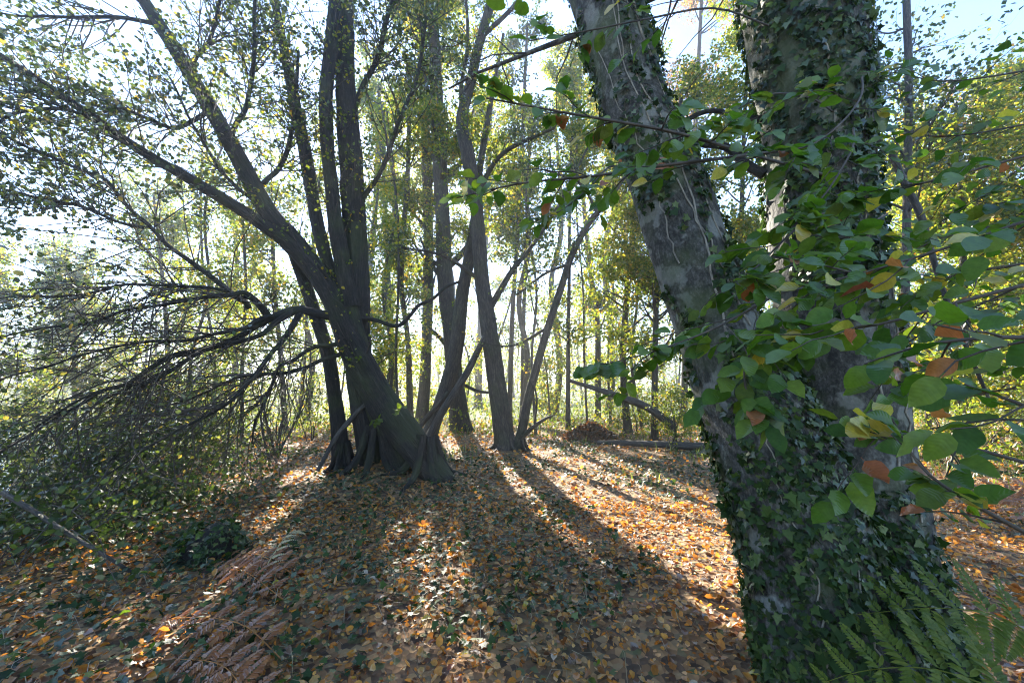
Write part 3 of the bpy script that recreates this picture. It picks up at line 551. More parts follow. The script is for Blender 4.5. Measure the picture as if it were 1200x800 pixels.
wt([(200, 500, 16, 9), (196, 400, 16, 8), (188, 300, 16, 6), (180, 230, 16, 4)], 'middling tree far behind the sweeping low branches', M_LEAFB, 26, (1.0, 2.6), (8, (.6, 1.1)), (9, (.08, .12)), t0=.2)
wt([(90, 490, 20, 9), (88, 400, 20, 8), (84, 320, 20, 6)], 'low round tree across the pond at far left', M_LEAFB, 30, (1.2, 2.8), (8, (.6, 1.2)), (12, (.10, .14)), t0=.15)
wt([(-30, 480, 15, 10), (-25, 390, 15, 8), (-20, 310, 15, 6)], 'bushy tree cut by the left border beyond the pond bank', M_LEAFB, 30, (1.0, 2.4), (8, (.6, 1.1)), (12, (.08, .12)), t0=.15)
wt([(430, 470, 21, 10), (428, 380, 21, 9), (440, 240, 21, 8), (445, 100, 21, 6)], 'far tall tree glimpsed behind the thick upright stem', M_LEAFB, 26, (1.4, 3.0), (8, (.7, 1.3)), (12, (.10, .14)), t0=.3)
wt([(560, 462, 24, 10), (563, 380, 24, 9), (570, 260, 24, 8), (575, 120, 24, 6)], 'hazy far tree in the brightest part of the glow', M_LEAFB, 24, (1.4, 3.0), (8, (.7, 1.3)), (10, (.11, .15)), t0=.4)

SAPL = ['slender sapling close behind the thick upright stem', 'slim crooked sapling just right of the many-stemmed tree', 'wavy sapling left of the two pale trunks', 'faint sapling between slim pale trunk and stout trunk', 'faint sapling in the glow right of the stout trunk', 'thin sapling left of the straight pole', 'slim sapling right of the hair-thin pole', 'faint sapling left of the lone sapling in the bright gap', 'thin sapling above the leaf heap', 'leaning sapling under the golden-leaved tree', 'slim sapling close left of the leaning ivy-clad trunk', 'thin sapling just left of the pale lower stem', 'faint sapling beyond the low branches', 'slim sapling rising from the thicket behind the stump', 'thin crooked sapling on the bank behind the low branches', 'faint sapling glimpsed between the dark stems']
for k, (px, d) in enumerate([(440, 15), (452, 12.5), (470, 11.5), (518, 16), (545, 18), (580, 17), (628, 12), (645, 16), (688, 13), (715, 15), (752, 14), (350, 15), (310, 16), (250, 13), (222, 11.5), (395, 17)]):
    ln = rng.normal() * 22; w = rng.uniform(3.0, 6.0) * 11 / d; b1, b2 = rng.normal(size=2) * 9
    wt([(px, 485 - (d - 11) * 3, d, w), (px + ln * .2 + b1, 420, d, w), (px + ln * .5 - b1, 340, d, w * .9), (px + ln * .8 + b2, 240, d, w * .8), (px + ln * 1.2 - b2, 130, d, w * .6)], SAPL[k], M_LEAFB, 14, (.6, 1.6), (6, (.4, .9)), (7, (.07, .10)), t0=.12, name='sapling_tree', group='slender saplings in the backlit wood', limb_parts=False)
for k, (px, d, H_, lb_) in enumerate([(455, 17, 150, 'bushy backlit tree filling the gap just right of the dark stems'), 
        (612, 15.5, 170, 'bushy tree right behind the two-stemmed tree'), (650, 19, 130, 'bushy tree filling the bright gap right of centre'), (712, 20, 60, 'tall yellow tree beyond the leaf heap'), (360, 18, 190, 'bushy yellow tree behind the pale lower stem'), (270, 19, 230, 'bushy yellow tree behind the low branches')]):
    wt([(px, 475, d, 9), (px + 6, 420, d, 9), (px - 4, (475 + H_) / 2 + 30, d, 8), (px + 8, (475 + H_) / 2 - 40, d, 7), (px, H_, d, 4)], lb_, M_LEAFB, 26, (1.2, 3.0), (8, (.6, 1.2)), (4, (.085, .12)), t0=.06, name='hazel_tree', limb_parts=False)
# ================================================================== BIG BEECH ON THE RIGHT
F0 = np.array([1.86, 2.35, ground_h(1.86, 2.35)])
TF = thing('beech_tree', 'huge grey twin-trunked beech clad in ivy on the right', 'tree', F0)
sf1 = S_([(1010, 850, 2.05, 250), (985, 780, 2.12, 215), (955, 690, 2.2, 178), (925, 590, 2.3, 150), (893, 500, 2.42, 132), (860, 430, 2.52, 112), (836, 370, 2.6, 98), (810, 300, 2.68, 92), (774, 200, 2.78, 86), (736, 100, 2.9, 78), (712, 0, 3.0, 80), (690, -90, 3.1, 76)], sides=48, step=.03, lump=.07, flare=(.18, .3), seed=5)
sf2 = S_([(1040, 850, 2.2, 230), (1030, 790, 2.25, 205), (1018, 700, 2.35, 182), (1003, 600, 2.45, 165), (990, 500, 2.5, 150), (978, 400, 2.5, 138), (963, 300, 2.48, 130), (955, 200, 2.46, 130), (948, 100, 2.44, 138), (938, 0, 2.42, 148), (930, -90, 2.4, 156)], sides=48, step=.03, lump=.06, flare=(.22, .35), seed=9)
b = MB(); sf1.into(b); part('trunk', b, M_BEECH, TF, label='leaning left trunk of the pair')
b = MB(); sf2.into(b); part('trunk', b, M_BEECH, TF, label='upright right trunk of the pair')

# ivy that clothes it
TI = thing('ivy', 'dark ivy with pale woody stems climbing the twin-trunked beech', 'climbing plant', F0)
def ivy_pts(s, n, thr, u0=0.0, u1=1.0, sd=0, dens=None):
    u = u0 + (u1 - u0) * rng.random(n); th = rng.random(n) * 2 * math.pi
    l = u * s.len[-1]
    k = fbm(th * 1.9 + sd, l * 2.6 + sd) + (0 if dens is None else dens(u, th))
    m = k > thr
    return u[m], th[m]
cam_th1 = 0.0                            # theta 0 faces the camera side (-Y)
iv = MB(); big = []
for s, n, thr, sd, dens in ((sf1, 17000, .50, 3, lambda u, th: .36 * (1 - smooth(.20, .52, u)) - .07 * smooth(.36, .5, u) * (1 - smooth(.80, .9, u)) + .20 * (np.sin(th - .9) > .15) * (u > .3) + .22 * (u > .93)),
                            (sf2, 17000, .50, 17, lambda u, th: .32 * (1 - smooth(.12, .36, u)) - .18 * np.exp(-((u - .38) / .09) ** 2) * (np.cos(th) > .2) - .26 * (np.sin(th) < -.75) * (u > .5) + .34 * (u > .56) - .1 * np.exp(-((th % 6.28 - .8) / .5) ** 2) * (u < .3))):
    u, th = ivy_pts(s, n, thr, 0.02, 1, sd, dens)
    p, d, tg = s.at(u, th, .008 + .03 * rng.random(len(u)) ** 2)
    ax = nrm(-tg * .6 + rng.normal(size=p.shape) * .5 + d * .15); nm = nrm(d + rng.normal(size=p.shape) * .38 + np.array([0, 0, .25]))
    sz = .020 + .038 * rng.random(len(u)) ** 1.3
    vis = (d @ np.array([-.62, -.78, 0]) > .2) & (u < .8)
    order = np.where(vis)[0]; order = order[np.argsort(-sz[order])][:125]
    for i in order: big.append((p[i], ax[i], nm[i], sz[i] * 1.12))
    keep = np.ones(len(u), bool); keep[order] = False
    leaves(iv, p[keep], ax[keep], nm[keep], sz[keep], IVY, 0)
part('foliage', iv, M_IVY, TI, kind='stuff')

def frame_mat(c, ax, nm, size):
    ax = nrm(ax); nm = nrm(nm - ax * (nm @ ax)); bt = np.cross(nm, ax)
    m = Matrix.Identity(4)
    for k in range(3):
        m[k][0] = ax[k] * size; m[k][1] = bt[k] * size; m[k][2] = nm[k] * size; m[k][3] = c[k]
    return m
ivm = []
for k in range(3):
    b = MB(); S_i = IVY[0].copy(); S_i[:, :2] += rng.normal(size=(10, 2)) * .03; b.add(S_i, IVY[1], 0, rng.random(), S_i); ivm.append(b.mesh('ivy_leaf', M_IVY))
for k, (c, ax, nm, sz) in enumerate(big):
    o = link('ivy_leaf', ivm[k % 3], TI); o.matrix_basis = frame_mat(c - F0, ax, nm, sz)
# woody vine stems on the bark
def vine(s, pts, r, K=26):
    q = spline(pts, K); q[:, 1] += rng.normal(size=K) * .035
    p, d, tg = s.at(np.clip(q[:, 0], 0, 1), q[:, 1], r * .8)
    b = MB(); tubes(b, p[None], np.linspace(r, r * .6, K)[None], 6); part('vine_stem', b, M_VINE, TI)
for pts, r in (([(.46, -.5), (.6, -.25), (.72, .05), (.8, -.2), (.88, .1)], .007), ([(.5, .1), (.62, .0), (.7, -.25), (.82, -.45), (.9, -.1)], .006), ([(.56, .5), (.66, .35), (.74, .25), (.8, .5)], .005),
               ([(.82, .5), (.88, .3), (.93, .45), (.97, -.2), (.99, -.9)], .010), ([(.82, -.4), (.9, -.1), (.95, .1)], .005), ([(.62, -.9), (.72, -.8), (.84, -.95)], .005),
               ([(.05, -.3), (.13, -.1), (.2, .1), (.28, .0)], .006), ([(.12, -.7), (.2, -.5), (.3, -.6), (.4, -.4)], .005)): vine(sf1, pts, r)
for pts, r in (([(.06, -.25), (.12, -.35), (.17, -.3), (.22, -.45)], .012), ([(.10, -.6), (.15, -.7), (.2, -.75)], .008), ([(.22, -.3), (.27, -.5), (.33, -.6)], .008), ([(.36, .0), (.45, -.1), (.56, .15), (.66, .05), (.75, .3)], .007),
               ([(.3, .3), (.4, .45), (.5, .4), (.6, .6)], .006), ([(.68, -.5), (.76, -.3), (.84, -.5), (.95, -.3)], .008), ([(.6, .5), (.7, .7), (.82, .6)], .006)): vine(sf2, pts, r)

# beech leaves: a handful of shared leaf meshes, each leaf an object
def beech_leaf_mesh(name, m, seed, fold=.10, curl=.10, wave=.03):
    r = np.random.default_rng(seed); tws = r.normal() * .6; bnd = r.normal() * .12; n = 6; us = np.linspace(0, 1, n + 1); v = [(0, 0, 0)]; f = []
    for i in range(1, n):
        u = us[i]; w = .33 * math.sin(math.pi * u ** .85) ** .75 * (1 + r.normal() * .05); z = -curl * 1.6 * (u - .35) ** 2; tw = tws * (u - .5)
        v += [(u + .02 * r.normal(), -w, z + fold * w * 1.8 - tw * w + r.normal() * wave), (u, bnd * u * (1 - u), z), (u + .02 * r.normal(), w * (1 + .06 * r.normal()), z + fold * w * 1.8 + tw * w + r.normal() * wave)]
    v.append((1, 0, -curl * .36 - .02)); v.append((-.12, 0, .02))
    for i in range(n - 2):
        a = 1 + 3 * i; b = a + 3
        f += [(a, a + 1, b + 1), (a, b + 1, b), (a + 1, a + 2, b + 2), (a + 1, b + 2, b + 1)]
    l = 1 + 3 * (n - 2); tip = len(v) - 2
    f += [(0, 2, 1), (0, 3, 2), (l, l + 1, tip), (l + 1, l + 2, tip)]
    v = np.array(v, float); v[-1] = v[0]
    v = v[:-1]; b = MB(); b.add(v, np.array(f), 0, .5, v)
    pet = np.array([[[-.16, 0, .03], [-.08, 0, .01], [0, 0, 0]]]); tubes(b, pet, np.full((1, 3), .010), 3)
    me = b.mesh(name, m); return me
GL = [beech_leaf_mesh('leaf', M_BG, k, .05 + .09 * (k % 3), .06 + .12 * (k % 4), .035) for k in range(9)]
LL = [beech_leaf_mesh('leaf', M_BL, 20 + k, .1, .12) for k in range(3)]
YL = [beech_leaf_mesh('leaf', M_BY, 30 + k, .14, .15) for k in range(2)]
OL = [beech_leaf_mesh('leaf', M_BO, 40 + k, .22, .25, .05) for k in range(2)]
BEECH_N = [0]; BEECH_REST = {}
def spray(parent, rows, nleaf, size=(.06, .082), mix=(.76, .12, .07, .05), twn=6, tl=(.10, .24), seed=1, r0=.005, droop=.12, own='branch', face=.7):
    g_ = mix[3] * .55; mix = (mix[0] + g_, mix[1], mix[2], mix[3] - g_); size = (size[0] * .95, size[1] * .93)
    r = np.random.default_rng(seed); org = org_of(parent); nleaf = int(nleaf * (2.5 if parent is TF else 2.0)); size = (size[0] * 1.05, size[1] * 1.05) if parent is TF else (size[0] * .94, size[1] * .94); tl = (tl[0] * 1.3, tl[1] * 1.35)
    main = spline(PT(rows), 16); b = MB()
    tubes(b, main[None], np.linspace(r0, r0 * .35, 16)[None], 6)
    tg = nrm(np.gradient(main, axis=0)); anchors = []
    for k in range(twn):
        t = .18 + .80 * (k + .5) / twn; i = min(int(t * 15), 14); sgn = 1 if k % 2 else -1
        side = nrm(np.cross(tg[i], [0, 0, 1.0])) * sgn
        d = nrm(tg[i] * .75 + side * .7 + r.normal(size=3) * .22 + np.array([0, 0, -.05])); L = r.uniform(*tl) * (1.15 - .5 * t); p = [main[i]]
        for _ in range(4): d = nrm(d + r.normal(size=3) * .12 + np.array([0, 0, -droop * .5])); p.append(p[-1] + d * L / 4)
        p = np.array(p); tubes(b, p[None], np.linspace(r0 * .4, r0 * .22, 5)[None], 4); anchors.append(p)
    br = part(own, b, M_TWIG, parent)
    anchors.append(main[8:12]); anchors.append(main[12:])
    per = [0.0] * len(anchors)
    for k in range(nleaf):
        p = anchors[k % len(anchors)]; j = (k // len(anchors)); nper = max(1, math.ceil(nleaf / len(anchors)))
        t = 1 - (j + .1 + r.uniform(0, .25)) / nper * .85; x = t * (len(p) - 1); i = min(int(x), len(p) - 2); c = p[i] + (p[i + 1] - p[i]) * (x - i)
        tgt = nrm(p[i + 1] - p[i]); side = nrm(np.cross(tgt, [0, 0, 1.0])) * (1 if (j + k) % 2 else -1)
        last = j == 0
        ax = nrm(tgt * (1.0 if last else .55) + (0 if last else 1) * side * .8 + r.normal(size=3) * .25 + np.array([0, 0, -droop * 1.6]))
        nm = np.array([0, -face, .75]) + r.normal(size=3) * .38
        sz = r.uniform(*size) * (.68 + .42 * r.random() ** .6); cl = r.random()
        pool = GL if cl < mix[0] else LL if cl < mix[0] + mix[1] else YL if cl < mix[0] + mix[1] + mix[2] else OL
        me = pool[int(r.integers(len(pool)))]; fm = frame_mat(c + ax * sz * .16 - org, ax, nm, sz)
        if parent is TF:
            BEECH_N[0] += 1
            if BEECH_N[0] > 300: BEECH_REST.setdefault(me.name, []).append(np.array(fm)); continue
        o = link('leaf', me, br); o.matrix_basis = fm
    return br
# branches of the beech itself
spray(TF, [(985, 210, 2.2), (930, 195, 1.8), (860, 175, 1.45), (790, 155, 1.28), (720, 142, 1.25), (650, 130, 1.28), (570, 115, 1.32)], 34, twn=9, seed=2, r0=.008)
spray(TF, [(930, 175, 1.8), (850, 185, 1.4), (770, 195, 1.3), (690, 207, 1.28), (610, 215, 1.32), (535, 232, 1.38)], 30, twn=8, seed=3, r0=.007, mix=(.66, .22, .06, .06))
spray(TF, [(975, 130, 2.1), (950, 115, 1.75), (905, 110, 1.5), (860, 130, 1.38), (820, 150, 1.3)], 26, twn=7, seed=4, mix=(.74, .18, .05, .03))
spray(TF, [(970, 335, 2.1), (925, 340, 1.4), (880, 362, 1.15), (830, 388, 1.1), (765, 412, 1.13), (690, 432, 1.18)], 34, twn=9, seed=5, size=(.05, .072), mix=(.90, .06, .02, .02))
spray(TF, [(930, 350, 1.25), (900, 372, 1.1), (880, 410, 1.04), (872, 445, 1.0), (885, 480, 1.0)], 20, twn=6, tl=(.08, .16), seed=6, size=(.055, .075), mix=(.86, .08, .04, .02))
spray(TF, [(900, 30, 2.0), (840, 10, 1.6), (760, 22, 1.4), (690, 36, 1.35), (620, 48, 1.4)], 14, twn=5, seed=7)
spray(TF, [(990, 260, 2.1), (960, 250, 1.6), (920, 280, 1.3), (890, 310, 1.2), (860, 330, 1.15)], 28, twn=7, seed=8, mix=(.84, .10, .03, .03))
spray(TF, [(1000, 150, 2.0), (1000, 170, 1.6), (985, 200, 1.35), (960, 235, 1.25), (930, 250, 1.2)], 26, twn=7, seed=9, mix=(.8, .12, .05, .03))
spray(TF, [(740, 210, 2.7), (735, 200, 2.3), (715, 195, 1.95), (695, 215, 1.8), (660, 245, 1.7), (620, 262, 1.65)], 26, twn=7, seed=10, mix=(.5, .4, .06, .04))
spray(TF, [(800, 150, 2.75), (790, 175, 2.3), (765, 190, 1.95), (745, 195, 1.75), (720, 190, 1.65)], 26, twn=8, seed=11, mix=(.25, .62, .05, .08), size=(.055, .07))
spray(TF, [(1060, 330, 2.1), (1030, 330, 1.5), (1000, 320, 1.25), (960, 310, 1.12), (905, 300, 1.08)], 24, twn=7, seed=12, size=(.05, .066))
spray(TF, [(1010, 90, 2.1), (1010, 110, 1.6), (990, 140, 1.35), (950, 170, 1.25), (895, 180, 1.22)], 26, twn=7, seed=13, mix=(.74, .18, .05, .03))
spray(TF, [(1040, 250, 2.0), (1020, 262, 1.5), (985, 280, 1.28), (930, 268, 1.2)], 24, twn=7, seed=14)
spray(TF, [(1050, 430, 1.7), (1000, 405, 1.25), (950, 398, 1.1), (895, 415, 1.05)], 22, twn=6, seed=15, size=(.05, .066))
# leaves past the first 300 of this tree: one mesh
b = MB(); rm = [M_BG, M_BL, M_BY, M_BO]
for nm_, ms in BEECH_REST.items():
    me = bpy.data.meshes[nm_]; nv = len(me.vertices); v = np.zeros(nv * 3); me.vertices.foreach_get('co', v); v = v.reshape(-1, 3)
    bc = np.zeros(nv * 3); me.attributes['bc'].data.foreach_get('vector', bc); bc = bc.reshape(-1, 3); me.calc_loop_triangles()
    f = np.zeros(len(me.loop_triangles) * 3, int); me.loop_triangles.foreach_get('vertices', f); f = f.reshape(-1, 3)
    for m_ in ms: b.add(v @ m_[:3, :3].T + m_[:3, 3] + F0, f, rm.index(me.materials[0]), rng.random(), bc)
for m_ in (('green', VG),): M_BGH = leaf_mat('beech_leaf_green_mass', VG, (2.1, 2.2, .7), .42, .03, .45, veins=True)
part('leaves', b, [M_BGH] + rm[1:], TF, kind='stuff')
# an arched dead stub between the trunks
b = MB(); S_([(900, 140, 2.5, 9), (865, 138, 2.55, 8), (840, 130, 2.6, 6), (815, 135, 2.6, 6), (795, 150, 2.65, 7)], sides=7, step=.05).into(b); part('limb', b, M_BARK, TF)
b = MB(); S_([(895, 205, 2.5, 14), (870, 190, 2.55, 12), (850, 172, 2.6, 10), (815, 168, 2.65, 9)], sides=8, step=.05).into(b); part('limb', b, M_BARK, TF)
# branches that reach in from a tree beyond the right border
def over(label, rows, n, **k):
    loc = P(*rows[0]); t = thing('overhanging_branch', label, 'branch', loc, 'beech branches reaching in from the right'); spray(t, rows, n, **k); return t
over('lowest leafy beech spray at right, dropping round green leaves over the trunk foot', [(1380, 720, .78), (1260, 655, .74), (1180, 612, .72), (1120, 578, .72), (1078, 545, .74), (1045, 490, .78)], 19, twn=5, tl=(.07, .14), seed=21, size=(.055, .07), mix=(.62, .18, .12, .08))
over('big dark glossy leaves at the right border, halfway up', [(1420, 560, .60), (1290, 515, .60), (1200, 475, .62), (1130, 450, .66)], 8, twn=4, tl=(.07, .13), seed=22, size=(.066, .08), mix=(.92, .04, .0, .04))
over('large dark leaves at the right border just above the biggest ones', [(1420, 420, .58), (1290, 400, .56), (1190, 395, .56), (1110, 400, .6), (1060, 410, .66)], 9, twn=5, tl=(.07, .13), seed=23, size=(.058, .074), mix=(.82, .08, .05, .05))
over('long leafy spray crossing the upright beech trunk at mid height', [(1400, 300, .74), (1240, 325, .74), (1120, 355, .78), (1030, 380, .86), (970, 385, .92), (920, 375, .98)], 30, twn=8, seed=24, mix=(.82, .06, .06, .06))
over('leafy spray just above mid height with a yellow leaf at its tip', [(1400, 200, .9), (1230, 250, .9), (1110, 290, .92), (1010, 320, .96), (940, 335, 1.0)], 30, twn=8, seed=25, mix=(.82, .06, .07, .05))
over('higher green spray in front of blue sky and yellow foliage at right', [(1400, 130, 1.15), (1230, 175, 1.1), (1120, 205, 1.12), (1040, 225, 1.2), (990, 240, 1.25)], 28, twn=8, seed=26, mix=(.70, .16, .09, .05))
over('spray beside the rough trunk foot with a yellow and an orange leaf', [(1400, 590, .85), (1250, 555, .82), (1140, 525, .82), (1060, 508, .86), (1005, 505, .9)], 18, twn=5, seed=27, mix=(.74, .08, .09, .09), size=(.06, .078))
over('bright spray behind the others, level with the fork of the beech', [(1420, 220, 1.8), (1280, 250, 1.7), (1180, 262, 1.7), (1100, 280, 1.75), (1060, 300, 1.8)], 30, twn=9, tl=(.16, .36), seed=28, mix=(.48, .38, .1, .04))
over('bright spray low behind the large dark leaves', [(1420, 330, 1.7), (1280, 345, 1.6), (1180, 350, 1.6), (1110, 360, 1.65), (1070, 345, 1.7)], 30, twn=9, tl=(.16, .36), seed=29, mix=(.5, .38, .08, .04))
over('thin spray under the top right sky', [(1420, 90, 1.6), (1280, 125, 1.55), (1180, 150, 1.55), (1100, 160, 1.6), (1050, 150, 1.65)], 26, twn=8, tl=(.14, .3), seed=30, mix=(.58, .26, .1, .06))
over('short spray at the right border between sky and dark leaves', [(1420, 180, 1.2), (1300, 210, 1.15), (1220, 230, 1.15), (1160, 240, 1.2)], 20, twn=6, seed=31, mix=(.74, .14, .08, .04))
over('spray hanging in front of the slim dark trunk', [(1420, 420, 1.5), (1280, 415, 1.4), (1180, 420, 1.35), (1100, 430, 1.4), (1050, 440, 1.45)], 24, twn=7, seed=32, mix=(.6, .24, .1, .06))

over('uppermost thin spray at the top right corner', [(1420, 30, 1.7), (1290, 62, 1.6), (1190, 85, 1.6), (1100, 95, 1.65), (1040, 80, 1.75)], 22, twn=8, tl=(.14, .3), seed=33, mix=(.62, .24, .09, .05))
over('small-leaved spray in front of the yellow foliage at right, above the large dark leaves', [(1420, 290, 1.25), (1290, 300, 1.2), (1190, 310, 1.2), (1110, 325, 1.25), (1065, 350, 1.3)], 26, twn=8, tl=(.12, .24), seed=34, size=(.055, .07), mix=(.7, .16, .09, .05))
# pale leaning dead bough behind them
b = MB(); S_([(1045, 180, 3.2, 10), (1060, 215, 3.2, 10), (1078, 250, 3.15, 11), (1090, 290, 3.1, 9), (1105, 340, 3.05, 8), (1130, 400, 3.0, 7), (1160, 470, 3.0, 5)], sides=8, step=.05).into(b)
solo('hanging_bough', b, M_DEAD, 'bare pale bough slanting down through the leaves at right', 'branch', P(1045, 180, 3.2))

# ================================================================== UNDERGROWTH ON THE LEFT BANK
def shrub(px, py, d, n, H, label, cat='shrub', name='hazel_shrub', lm=None, leaf=(6, (.045, .07)), spread=.5, twig=(10, (.4, .9)), trop=(0, 0, .05), rr=(.006, .016), group=None, gap=.3, base=None):
    c = P(px, py, d) if base is None else np.array([*base, 0.0]); c = hgt(c); t = thing(name, label, cat, c, group)
    K = 10; paths = np.zeros((n, K, 3)); r = np.zeros((n, K))
    for k in range(n):
        a = rng.random() * 6.28; d_ = nrm(np.array([math.cos(a) * spread * rng.random(), math.sin(a) * spread * rng.random(), 1.0])); p = c + np.array([math.cos(a), math.sin(a), 0]) * .12 * rng.random() + [0, 0, -.05]
        h = H * rng.uniform(.6, 1.1); paths[k, 0] = p
        for j in range(1, K): d_ = nrm(d_ + rng.normal(size=3) * .11 + np.asarray(trop)); p = p + d_ * h / (K - 1); paths[k, j] = p
        r[k] = rng.uniform(*rr) * np.linspace(1, .35, K)
        b = MB(); tubes(b, paths[k:k + 1], r[k:k + 1], 5); part('stem', b, M_BARKC, t)
    crown(t, paths, r, twig, (3, (.2, .45)), leaf, [M_TWIG, lm or M_BUSH], HEX, gap=gap, tgap=.3, trop=(0, 0, .0), tw_t0=.15, spread=.03)
    return t
shrub(322, 542, 8.6, 11, 2.6, 'many-stemmed shrub on a root clump below the low branches', spread=.35, rr=(.010, .022), leaf=(3, (.04, .06)))
shrub(265, 540, 9.5, 11, 2.6, 'sparse upright shrub left of the root clump', leaf=(3, (.05, .07)))
shrub(210, 560, 8.0, 13, 2.3, 'tangled shrub at the top of the bank behind the stump', leaf=(6, (.045, .07)), spread=.8)
shrub(150, 580, 6.6, 14, 2.0, 'dark shrub on the bank above the leaning dead branch', leaf=(8, (.04, .065)), spread=1.0)
shrub(70, 600, 5.6, 14, 1.9, 'dark shrub at far left behind the leaning dead branch', leaf=(8, (.04, .06)), spread=1.0)
shrub(0, 600, 6.5, 14, 2.2, 'shrub at the left border beside the pond', leaf=(7, (.04, .065)), spread=.9)
shrub(110, 540, 10.5, 14, 2.4, 'shrub beside the pond, beyond the bank', leaf=(7, (.055, .08)), spread=.9)
shrub(365, 520, 11, 5, 2.4, 'thin yellow-lit shrub between low branches and pale stem', lm=M_LEAFB, leaf=(5, (.05, .07)), spread=.5)
shrub(240, 500, 14, 14, 3.0, 'yellow-lit shrub deep behind the sweeping branches', lm=M_LEAFB, leaf=(7, (.07, .10)), spread=.8)
shrub(790, 512, 9.8, 9, 1.7, 'leafy shrub beside the leaning trunk above the fallen log', lm=M_LEAFB, leaf=(9, (.04, .06)), spread=1.1)
shrub(745, 500, 12, 7, 1.8, 'low leafy shrub right of the dark leaf heap', lm=M_LEAFB, leaf=(9, (.05, .07)), spread=1.0)
shrub(530, 470, 17, 8, 1.8, 'sunlit shrub under the brightest gap', lm=M_LEAFB, leaf=(8, (.08, .11)), spread=1.0)
shrub(640, 470, 18, 8, 2.0, 'sunlit shrub in the meadow behind the thin stem', lm=M_LEAFB, leaf=(8, (.08, .11)), spread=1.0)
shrub(455, 478, 16, 8, 2.6, 'sunlit shrub right behind the many-stemmed tree', lm=M_LEAFB, leaf=(8, (.08, .11)), spread=.9)
shrub(1130, 520, 7.5, 8, 1.8, 'yellow shrub behind the large dark leaves at right', lm=M_LEAFB, leaf=(9, (.045, .065)), spread=1.0)
def bramble(px, py, d, R, H, label, n=26):
    c = hgt(P(px, py, d)); t = thing('bramble_bush', label, 'bush', c)
    K = 9; paths = np.zeros((n, K, 3))
    for k in range(n):
        a = rng.random() * 6.28; o = np.array([math.cos(a), math.sin(a), 0]); p = c + o * R * .4 * rng.random(); d_ = nrm(o * .6 + [0, 0, 1.1]); L = rng.uniform(.9, 1.6) * R * 1.4
        paths[k, 0] = p
        for j in range(1, K): d_ = nrm(d_ + rng.normal(size=3) * .12 + np.array([0, 0, -.20 / max(H, .4)])); p = p + d_ * L / (K - 1); p = np.array([p[0], p[1], max(p[2], ground_h(p[0], p[1]) + .04)]); paths[k, j] = p
    b = MB(); tubes(b, paths, np.full((n, K), .004) * np.linspace(1, .5, K), 4); b2 = b
    leaf_on(b2, paths, 34, (.045, .075), HEX, 1, gap=.0, spread=.09, hang=.1); part('foliage', b2, [M_TWIG, M_BUSH], t, kind='stuff'); return t
bramble(30, 640, 4.3, 1.0, .7, 'dark bramble patch under the leaning dead branch')
bramble(120, 610, 5.2, 1.0, .7, 'green bramble patch beyond the leaning dead branch')
bramble(205, 575, 6.3, 1.0, .7, 'green bramble patch behind the ivy-covered stump')
bramble(-40, 590, 5.6, 1.1, .8, 'dark bramble patch at the left border')
bramble(-30, 690, 3.3, .8, .6, 'dark bramble patch nearest the camera at the left border')
bramble(70, 648, 3.95, .75, .55, 'dark bramble patch just behind the middle of the leaning dead branch')
bramble(145, 612, 4.9, .7, .5, 'dark bramble patch at the bank edge between the dead branch tip and the stump')
bramble(270, 552, 7.8, .9, .6, 'small bramble patch along the bank top, nearest the root clump')

# leaning dead branch at left
L0 = gpt(157, 672); b = MB()
pts = [np.append(L0 + [0, 0, .0], .012)] + [np.append(P(a, b_, d), RW(a, b_, d, w)) for a, b_, d, w in ((125, 652, 3.25, 5), (75, 622, 3.35, 7), (35, 596, 3.45, 8), (0, 575, 3.55, 8.5), (-60, 540, 3.7, 9))]
TD = thing('dead_branch', 'bare dead branch leaning down from the left border onto the leaves', 'branch', L0)
Stem(pts, sides=10, step=.04, lump=.1, seed=3).into(b); part('limb', b, M_DEAD, TD)
for rows in ([(72, 610, 3.35, 4), (95, 590, 3.4, 4), (112, 572, 3.45, 3), (130, 545, 3.5, 2)], [(100, 632, 3.3, 3), (110, 620, 3.25, 2), (122, 612, 3.2, 2)], [(60, 612, 3.4, 3), (35, 640, 3.3, 2), (22, 665, 3.2, 2)]):
    b = MB(); S_(rows, sides=5, step=.05).into(b); part('twig', b, M_DEAD, TD)

# ivy-covered stump
U0 = gpt(245, 652); TU = thing('tree_stump', 'low dark stump smothered in ivy on the left', 'stump', U0)
b = MB(); Stem([[*(U0 + [0, 0, -.05]), .21], [*(U0 + [.0, .02, .10]), .17], [*(U0 + [.02, .03, .17]), .13], [*(U0 + [.03, .03, .25]), .08]], sides=18, step=.03, lump=.22, flute=.2, seed=8).into(b); part('trunk', b, M_BARK, TU)
b = MB(); n = 420; a = rng.random(n) * 6.28; q = rng.random(n) ** .7; rr = .12 + .17 * q
p = U0 + np.stack([np.cos(a) * rr, np.sin(a) * rr, .28 * (1 - q) ** .8 + .03 * rng.random(n)], -1)
leaves(b, p, rng.normal(size=p.shape) + np.stack([np.cos(a), np.sin(a), -.4 * np.ones(n)], -1), rng.normal(size=p.shape) * .4 + np.stack([np.cos(a) * .6, np.sin(a) * .6, np.ones(n)], -1), .04 + .025 * rng.random(n), IVY, 0); part('foliage', b, M_IVY, TU, kind='stuff')

